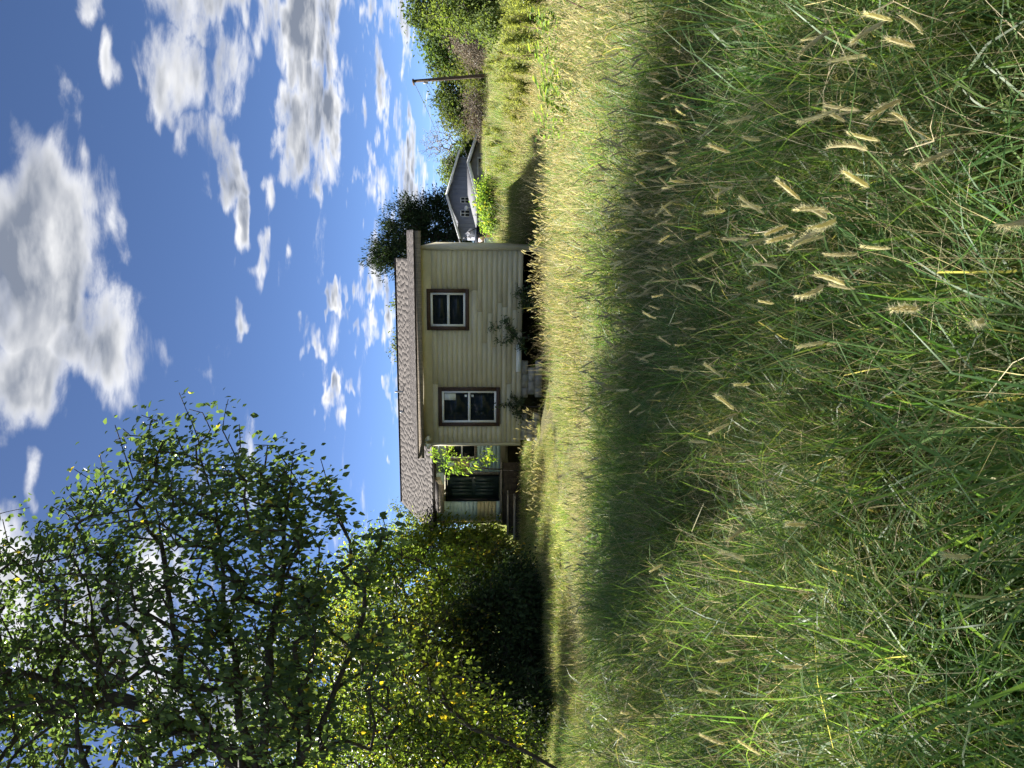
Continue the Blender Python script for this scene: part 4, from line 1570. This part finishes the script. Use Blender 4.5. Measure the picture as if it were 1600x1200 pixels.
def scatter(name, pts, scl, coll, nproto, label, cat, tilt=.12, pid=None):
    n = len(pts)
    me = bpy.data.meshes.new(name)
    me.vertices.add(n)
    me.vertices.foreach_set('co', np.asarray(pts, np.float32).ravel())
    rot = np.stack([rng.normal(size=n) * tilt, rng.normal(size=n) * tilt, rng.uniform(0, 6.283, n)], -1).astype(np.float32)
    a = me.attributes.new('rot', 'FLOAT_VECTOR', 'POINT')
    a.data.foreach_set('vector', rot.ravel())
    a = me.attributes.new('scl', 'FLOAT', 'POINT')
    a.data.foreach_set('value', np.asarray(scl, np.float32))
    a = me.attributes.new('pid', 'INT', 'POINT')
    a.data.foreach_set('value', (rng.integers(0, nproto, n) if pid is None else np.asarray(pid)).astype(np.int32))
    o = link(name, me)
    ng = bpy.data.node_groups.new(name, 'GeometryNodeTree')
    ng.interface.new_socket('Geometry', in_out='INPUT', socket_type='NodeSocketGeometry')
    ng.interface.new_socket('Geometry', in_out='OUTPUT', socket_type='NodeSocketGeometry')
    gi, go = ng.nodes.new('NodeGroupInput'), ng.nodes.new('NodeGroupOutput')
    ci = ng.nodes.new('GeometryNodeCollectionInfo')
    ci.inputs['Collection'].default_value = coll
    ci.inputs['Separate Children'].default_value = True
    ci.inputs['Reset Children'].default_value = True
    ip = ng.nodes.new('GeometryNodeInstanceOnPoints')

    def na(nm, typ):
        q_ = ng.nodes.new('GeometryNodeInputNamedAttribute')
        q_.data_type = typ
        q_.inputs['Name'].default_value = nm
        return q_.outputs[0]
    er = ng.nodes.new('FunctionNodeEulerToRotation')
    ng.links.new(na('rot', 'FLOAT_VECTOR'), er.inputs[0])
    ng.links.new(gi.outputs[0], ip.inputs['Points'])
    ng.links.new(ci.outputs[0], ip.inputs['Instance'])
    ip.inputs['Pick Instance'].default_value = True
    ng.links.new(na('pid', 'INT'), ip.inputs['Instance Index'])
    ng.links.new(er.outputs[0], ip.inputs['Rotation'])
    ng.links.new(na('scl', 'FLOAT'), ip.inputs['Scale'])
    ng.links.new(ip.outputs[0], go.inputs[0])
    md = o.modifiers.new('scatter', 'NODES')
    md.node_group = ng
    tag(o, label, cat, kind='stuff')
    return o


def strewn(bands, dens_fn=None):
    """points over the field, thinner with distance; nothing under the house or the steps"""
    out = []
    for (y0, y1, per) in bands:
        def hw(y):
            return .57 * y + 1.8
        n = int((hw(y0) + hw(y1)) * (y1 - y0) * per)
        y = rng.uniform(y0, y1, n * 2)
        x = rng.uniform(-1, 1, n * 2) * hw(y1)
        k_ = np.abs(x) < hw(y)
        out.append(np.stack([x[k_], y[k_]], -1)[:n])
    p = np.concatenate(out)
    x, y = p[:, 0], p[:, 1]
    rx, ry = x - PR.x, y - PR.y
    det = A_.x * B_.y - A_.y * B_.x
    s = (rx * B_.y - ry * B_.x) / det
    b_ = (A_.x * ry - A_.y * rx) / det
    inside = (s > -.05) & (s < LW + .1) & (b_ > .12) & (b_ < 11.2) | (s > LW) & (s < LW + 4.5) & (b_ > BW - 1.5) & (b_ < 11.2)
    keep = ~inside
    if dens_fn is not None:
        keep &= rng.random(len(p)) < dens_fn(x, y)
    p = p[keep]
    return np.concatenate([p, gz(p[:, 0], p[:, 1])[:, None]], 1)


def wob(x, y, f, s):
    return .5 + .5 * np.sin(x * f + s + 1.3 * np.sin(y * f * .7 + s)) * np.sin(y * f * 1.1 + s * 2 + np.sin(x * f * .8))


# the mown dry strip that crosses on the thicket side
def dry_strip(x, y):
    d = np.abs(y - (9.6 + .12 * x + .25 * np.sin(x * 1.7)))
    return (1 - sstep(d, .5, 1.3)) * (1 - sstep(x, -.8, .8))


def pm(name, data, mat):
    return npmesh(name, data[0], data[1], mat, data[2])


def disc(n, R0, r_):
    a = r_.uniform(0, 6.283, n)
    rr = R0 * np.sqrt(r_.random(n)) * (1 + .12 * r_.normal(size=n))
    return np.stack([rr * np.cos(a), rr * np.sin(a)], -1)


def sward(n, R0, h, w, lean, curl, seed, segs=4, odd=.1, kink=.1, hvar=.35, clump=.0):
    """many blades at once: curved tapering ribbons over a disc"""
    r_ = np.random.default_rng(seed)
    xy = disc(n, R0, r_)
    if clump:
        c_ = disc(max(4, n // 22), R0, r_)
        xy = c_[r_.integers(0, len(c_), n)] + r_.normal(size=(n, 2)) * clump
    az = r_.uniform(0, 6.283, n)
    d = np.stack([np.cos(az), np.sin(az), np.zeros(n)], -1)
    sd = np.stack([-np.sin(az), np.cos(az), np.zeros(n)], -1)
    H_ = h * (1 + hvar * r_.normal(size=n)).clip(.35, 1.7)
    # taller and shorter patches inside the sward
    H_ *= 1 + .25 * np.sin(xy[:, 0] * 9 + seed) * np.sin(xy[:, 1] * 8 + seed * 2)
    W_ = r_.uniform(w * .6, w * 1.35, n)
    th = np.abs(r_.normal(size=n)) * lean
    cu = r_.uniform(.15, 1.1, n) * curl
    tw = r_.normal(size=n) * .7
    kk = np.where(r_.random(n) < kink, r_.integers(1, segs, n), -1)
    kb = r_.uniform(.5, 1.5, n)
    T = np.where(r_.random(n) < odd, .97, r_.random(n) * .8)
    p = np.concatenate([xy, np.full((n, 1), -.03)], 1)
    V = np.zeros((n, segs + 1, 2, 3))
    for s in range(segs + 1):
        u = s / segs
        ww = W_ * ((.6 + 1.3 * u) if u <= .3 else max(1 - u, .02) ** .7)
        sv = sd * np.cos(tw * u)[:, None] + np.array([0, 0, 1.0]) * np.sin(tw * u)[:, None]
        V[:, s, 0] = p - sv * ww[:, None] * .5
        V[:, s, 1] = p + sv * ww[:, None] * .5
        th = th + np.where(kk == s, kb, 0)
        p = p + (d * np.sin(th)[:, None] + np.array([0, 0, 1.0]) * np.cos(th)[:, None]) * (H_ / segs)[:, None]
        p[:, 2] = np.maximum(p[:, 2], .01)
        th = th + cu / segs * (1 + u)
    q = np.array([(2 * i, 2 * i + 1, 2 * i + 3, 2 * i + 2) for i in range(segs)])
    F = (np.arange(n)[:, None, None] * (2 * (segs + 1)) + q[None]).reshape(-1, 4)
    return V.reshape(-1, 3), F, np.repeat(T, 2 * (segs + 1))


def patch(name, layers):
    """one mesh of several swards, a material for each"""
    V, F, T, M, n = [], [], [], [], 0
    for i, ((v, f, t_), mat) in enumerate(layers):
        V.append(v)
        F.append(f + n)
        T.append(t_)
        M.append(np.full(len(f), i, np.int32))
        n += len(v)
    me = npmesh(name, np.concatenate(V), np.concatenate(F), layers[0][1], np.concatenate(T))
    for (_, mat) in layers[1:]:
        me.materials.append(MATS[mat])
    me.polygons.foreach_set('material_index', np.concatenate(M))
    return me


def crab_fans(n, R0, seed):
    r_ = np.random.default_rng(seed)
    parts = []
    for (x, y) in disc(n, R0, r_):
        pts = [q_ + np.array([x, y, 0]) for q_ in stalk_path(r_.uniform(.35, .62), .45, .7, r_)]
        parts.append(ribbon(pts, .0011, .4))
        for j in range(r_.integers(2, 6)):
            d = unit(r_.normal(size=3) * .9 + np.array([0, 0, .8]))
            q_ = [pts[-1] + d * .1 * u + np.array([0, 0, -.03 * u * u]) for u in (0, .5, 1)]
            parts.append(ribbon(q_, .0015, .6))
    return merge(parts)


def head_patch(n, R0, seed, w=1.0, nb=20):
    r_ = np.random.default_rng(seed)
    parts = []
    for k, (x, y) in enumerate(disc(n, R0, r_)):
        pts = [q_ + np.array([x, y, 0]) for q_ in stalk_path(r_.uniform(.46, .70), .2, .5, r_, 4)]
        parts.append(ribbon(pts, .0013 * w, .3))
        parts.append(spike(pts[-1], pts[-1] - pts[-2], r_.uniform(.055, .09), .0054 * w, r_.uniform(-.1, .4), nb, seed * 31 + k, bw=.0011 * w))
    return merge(parts)


def low_patch(n, R0, seed):
    r_ = np.random.default_rng(seed)
    xy = disc(n // 12, R0, r_)
    xy = xy[r_.integers(0, len(xy), n)] + r_.normal(size=(n, 2)) * .05
    Ps = np.concatenate([xy, r_.uniform(.05, .34, (n, 1))], 1)
    As = np.stack([r_.normal(size=n), r_.normal(size=n), r_.normal(size=n) * .35 + .2], -1)
    return leaves(Ps, As, np.array([[0, 0, 1.0]]) + r_.normal(size=(n, 3)) * .3, r_.uniform(.03, .065, n), .016, r_.random(n) * .9)


NR, FR = .36, .95            # radius of near and far patches
near, far = [], []
# order of kinds: green, mixed, straw, short; three of each
for kind in range(4):
    for i in range(3):
        sd_ = 1000 + kind * 10 + i
        nb_, nf_, ns_ = ((620, 620, 250), (440, 760, 430), (120, 800, 750), (260, 1500, 240))[kind]
        hb, hf, hs_ = ((.50, .36, .45), (.46, .36, .48), (.30, .26, .34), (.24, .20, .26))[kind]
        near.append(patch('near_patch', [(sward(nb_, NR, hb, .0112, .45, 1.9, sd_, 5, .05, .2, clump=.06), 'grass_green'),
                                         (sward(nf_, NR, hf, .0052, .75, 1.5, sd_ + 200, 4, .13, .3, .45), 'grass_fine'),
                                         (sward(ns_, NR, hs_, .0033, .85, .9, sd_ + 400, 4, .1, .45, .45), 'grass_straw')]))
        nb_, nf_, ns_ = ((700, 2500, 450), (450, 2400, 1400), (200, 1700, 2200), (300, 3400, 500))[kind]
        far.append(patch('far_patch', [(sward(nb_, FR, hb, .013, .34, 1.4, sd_ + 50, 3, .05, .0, clump=.09), 'grass_green'),
                                       (sward(nf_, FR, hf, .0085, .7, 1.3, sd_ + 250, 3, .16, .25, .45), 'grass_fine'),
                                       (sward(ns_, FR, hs_, .0062, .8, .8, sd_ + 450, 3, .1, .4, .45), 'grass_straw')]))


def kind_of(x, y):
    """which kind of sward grows here"""
    r1 = rng.random(len(x))
    w = wob(x, y, .8, 5.0)
    right = sstep(x, -1.2, 1.2)
    dry = dry_strip(x, y)
    left_far = (1 - right) * sstep(y, 9.5, 11.5)
    k_ = np.where(r1 < .25 + .45 * right * sstep(y, 3, 6), 1, 0)
    k_ = np.where((right > .5) & (y > 4) & (rng.random(len(x)) < .22 * w), 2, k_)
    k_ = np.where(rng.random(len(x)) < left_far, 3, k_)
    k_ = np.where(rng.random(len(x)) < dry * .95, 2, k_)
    return k_


def lay(name, bands, protos, label, kinds=True, per_kind=3, tilt=.06):
    p = strewn(bands)
    x, y = p[:, 0], p[:, 1]
    if kinds:
        pid = kind_of(x, y) * per_kind + rng.integers(0, per_kind, len(p))
    else:
        pid = rng.integers(0, len(protos), len(p))
    left = 1 - sstep(x, -1.5, 1.0)
    scl = (1 - .22 * left * sstep(y, 6, 9)) * rng.uniform(.85, 1.15, len(p))
    scl = scl * (1 - .35 * sstep(y, 14, 17) * (1 - sstep(y, 24, 28)) * sstep(x, -3, -1))
    scl = scl * (1 - .45 * sstep(y, 17.6, 18.8) * (1 - sstep(y, 22, 24)) * (1 - sstep(x, 5.5, 7)) * sstep(x, -2.4, -1.2))
    scl = scl * (1 + .35 * sstep(y, 24, 30)) * (1 - .5 * sstep(y, 36, 44))
    return scatter(name, p, scl, proto_coll(name + '_kinds', protos), len(protos), label, 'grass', tilt, pid)


lay('meadow_grass', [(.3, 3.5, 5.4), (3.5, 8.5, 4.6)], near, 'tangled green and straw-coloured tall grass filling the near field')
lay('field_grass', [(8.3, 16, 1.0), (16, 26, 1.05), (26, 38, .6), (38, 60, .26)], far, 'yellow-green grass of the field stretching to the house and tree line')
hn = [pm('head_patch', head_patch(26, .5, 60 + i, 1.0, 24), 'seed_head') for i in range(4)]
hf_ = [pm('head_patch', head_patch(60, 1.0, 70 + i, 1.35, 8), 'seed_head') for i in range(4)]
p = strewn([(3.6, 9, 1.5)], lambda x, y: np.clip(.10 + .9 * sstep(x, -1.4, .8), 0, 1))
p2 = strewn([(9, 18, .40), (18, 32, .22)], lambda x, y: np.clip(.04 + .96 * sstep(x, -.8, 1.6), 0, 1) * (1 - .85 * sstep(y, 17.5, 19) * (1 - sstep(x, 4.5, 6))))
pp = np.concatenate([p, p2])
pid = np.concatenate([rng.integers(0, 4, len(p)), 4 + rng.integers(0, 4, len(p2))])
scatter('foxtail_field', pp, rng.uniform(.85, 1.2, len(pp)), proto_coll('head_kinds', hn + hf_), 8, 'mass of golden foxtail seed heads across the sunny field', 'grass', .08, pid)
lw = [pm('low_patch', low_patch(150, .3, 80 + i), 'weed_leaf') for i in range(4)]
p = strewn([(.4, 4, 3.0), (4, 9, 1.2)], lambda x, y: np.clip(.06 + .8 * (1 - sstep(x, -2.0, -.2)) * wob(x, y, 1.6, 3), 0, 1))
scatter('low_weeds', p, rng.uniform(.8, 1.4, len(p)), proto_coll('low_kinds', lw), 4, 'low leafy green weeds growing among the shaded near grass', 'weeds', .1)
cr = [pm('crab_patch', crab_fans(16, .4, 90 + i), 'grass_straw') for i in range(4)]
p = strewn([(.5, 4, 1.6), (4, 8, .8)])
scatter('crabgrass', p, rng.uniform(.85, 1.3, len(p)), proto_coll('crab_kinds', cr), 4, 'thin pale crabgrass stems with fingered seed spikes', 'grass', .15)

# ------------------------------------------------------------------ single foxtail stalks nearest the path
fox = []
for i in range(10):
    r_ = np.random.default_rng(600 + i)
    h = .74
    pts = stalk_path(h, .10, .35 + .25 * (i % 3), r_, 7)
    stem_m = pm('stem', ribbon(pts, .0013, .3), 'grass_green')
    d = pts[-1] - pts[-2]
    head_m = pm('seed_head', spike(pts[-1], d, r_.uniform(.052, .082), .0044, (-.1, .1, .45)[i % 3] * r_.uniform(.5, 1.3), 200, 620 + i, 7, 7, .00042, .008), 'seed_head')
    v, f, t_ = blades(1, .22, .34, .006, .009, 0.0, .6, 1.3, 640 + i * 3, 5, .3, .9, 0)
    leaf_m = pm('blade', (v + pts[3], f, t_), 'grass_green')
    fox.append((stem_m, head_m, leaf_m, pts[-1] + d * .5))
HEADS = [(1150, 190), (1268, 188), (1340, 55), (1360, 20), (1315, 90), (1575, 368), (1368, 172), (1338, 213), (1320, 213), (1118, 232), (1112, 330), (1168, 317), (1268, 318), (1165, 320),
         (1095, 370), (1285, 362), (1205, 360), (1180, 445), (1080, 440), (1060, 540), (1075, 512), (1110, 575), (1130, 622), (1152, 603), (1118, 672), (1085, 690), (1258, 540), (1238, 818), (1525, 520),
         (1103, 1078), (1020, 1128), (1165, 1165), (1137, 857), (1484, 870), (1022, 890), (1035, 900), (1105, 1155), (1075, 990), (1250, 365), (1212, 375), (1305, 400), (1225, 290), (1190, 405),
         (1395, 60), (1450, 250), (1420, 480), (1060, 175), (1045, 250), (1030, 330), (1020, 480), (1000, 560), (990, 640)]
r_ = np.random.default_rng(77)
places = []
for (px, py) in HEADS:
    dd = pdir(px, py)
    z = r_.uniform(.72, .86) if px > 1100 else r_.uniform(.60, .75)
    Y = (z - CAMZ) / dd.z * dd.y
    c_ = at(px, py, Y)
    places.append((c_.x, c_.y, c_.z))
for k in range(110):
    y = r_.uniform(1.4, 5.0)
    x = r_.uniform(-.62, .62) * y + r_.uniform(-.5, .9)
    if x < 0 and r_.random() < .8:
        continue
    places.append((x, y, gzf(x, y) + r_.uniform(.52, .78)))
for i, (x, y, z) in enumerate(places):
    j = i % 10
    sm, hm, lm, tip = fox[j]
    k_ = (z - gzf(x, y)) / tip[2]
    az = r_.uniform(0, 6.283)
    ca, sa = math.cos(az), math.sin(az)
    off = (tip[0] * ca - tip[1] * sa, tip[0] * sa + tip[1] * ca)
    bx, by = x - off[0] * k_, y - off[1] * k_
    o = thing('foxtail_stalk', 'foxtail grass stalk with a bristly pale gold seed head in the tall grass', 'foxtail', (bx, by, z - tip[2] * k_), 'foxtail stalks in the shaded near grass')
    o.rotation_euler = (0, 0, az)
    o.scale = (k_, k_, k_)
    link('stem', sm, o)
    link('seed_head', hm, o)
    link('blade', lm, o)

# ------------------------------------------------------------------ clumps of long broad blades standing out of the near grass
bl = []
for i in range(10):
    bl.append(pm('blade', blades(1, .62, .95, .011, .016, 0.0, .25, 1.5, 900 + i, 8, .3, 1.0, 0, .0), 'grass_green'))
r_ = np.random.default_rng(99)
CL = [(1320, 110), (1260, 120), (1390, 150), (1450, 60), (1500, 230), (1240, 330), (1090, 380), (1120, 420), (1340, 480), (1480, 560), (1250, 640), (1300, 760), (1180, 800), (1420, 850), (1220, 960), (1330, 1010), (1480, 1050), (1120, 1080), (1270, 1140), (1520, 700), (1400, 330), (1060, 900), (1040, 620)]
for (px, py) in CL:
    dd = pdir(px, py)
    c_ = at(px, py, (.45 - CAMZ) / dd.z * dd.y)
    o = thing('grass_clump', 'clump of long broad green blades standing out of the shaded near grass', 'grass', (c_.x, c_.y, gzf(c_.x, c_.y)), 'clumps of long broad grass blades')
    for j in range(r_.integers(5, 9)):
        q_ = link('blade', bl[r_.integers(0, 10)], o, (r_.normal() * .03, r_.normal() * .03, -.02))
        q_.rotation_euler = (0, 0, r_.uniform(0, 6.283))
        k_ = r_.uniform(.65, 1.0)
        q_.scale = (k_, k_, k_)
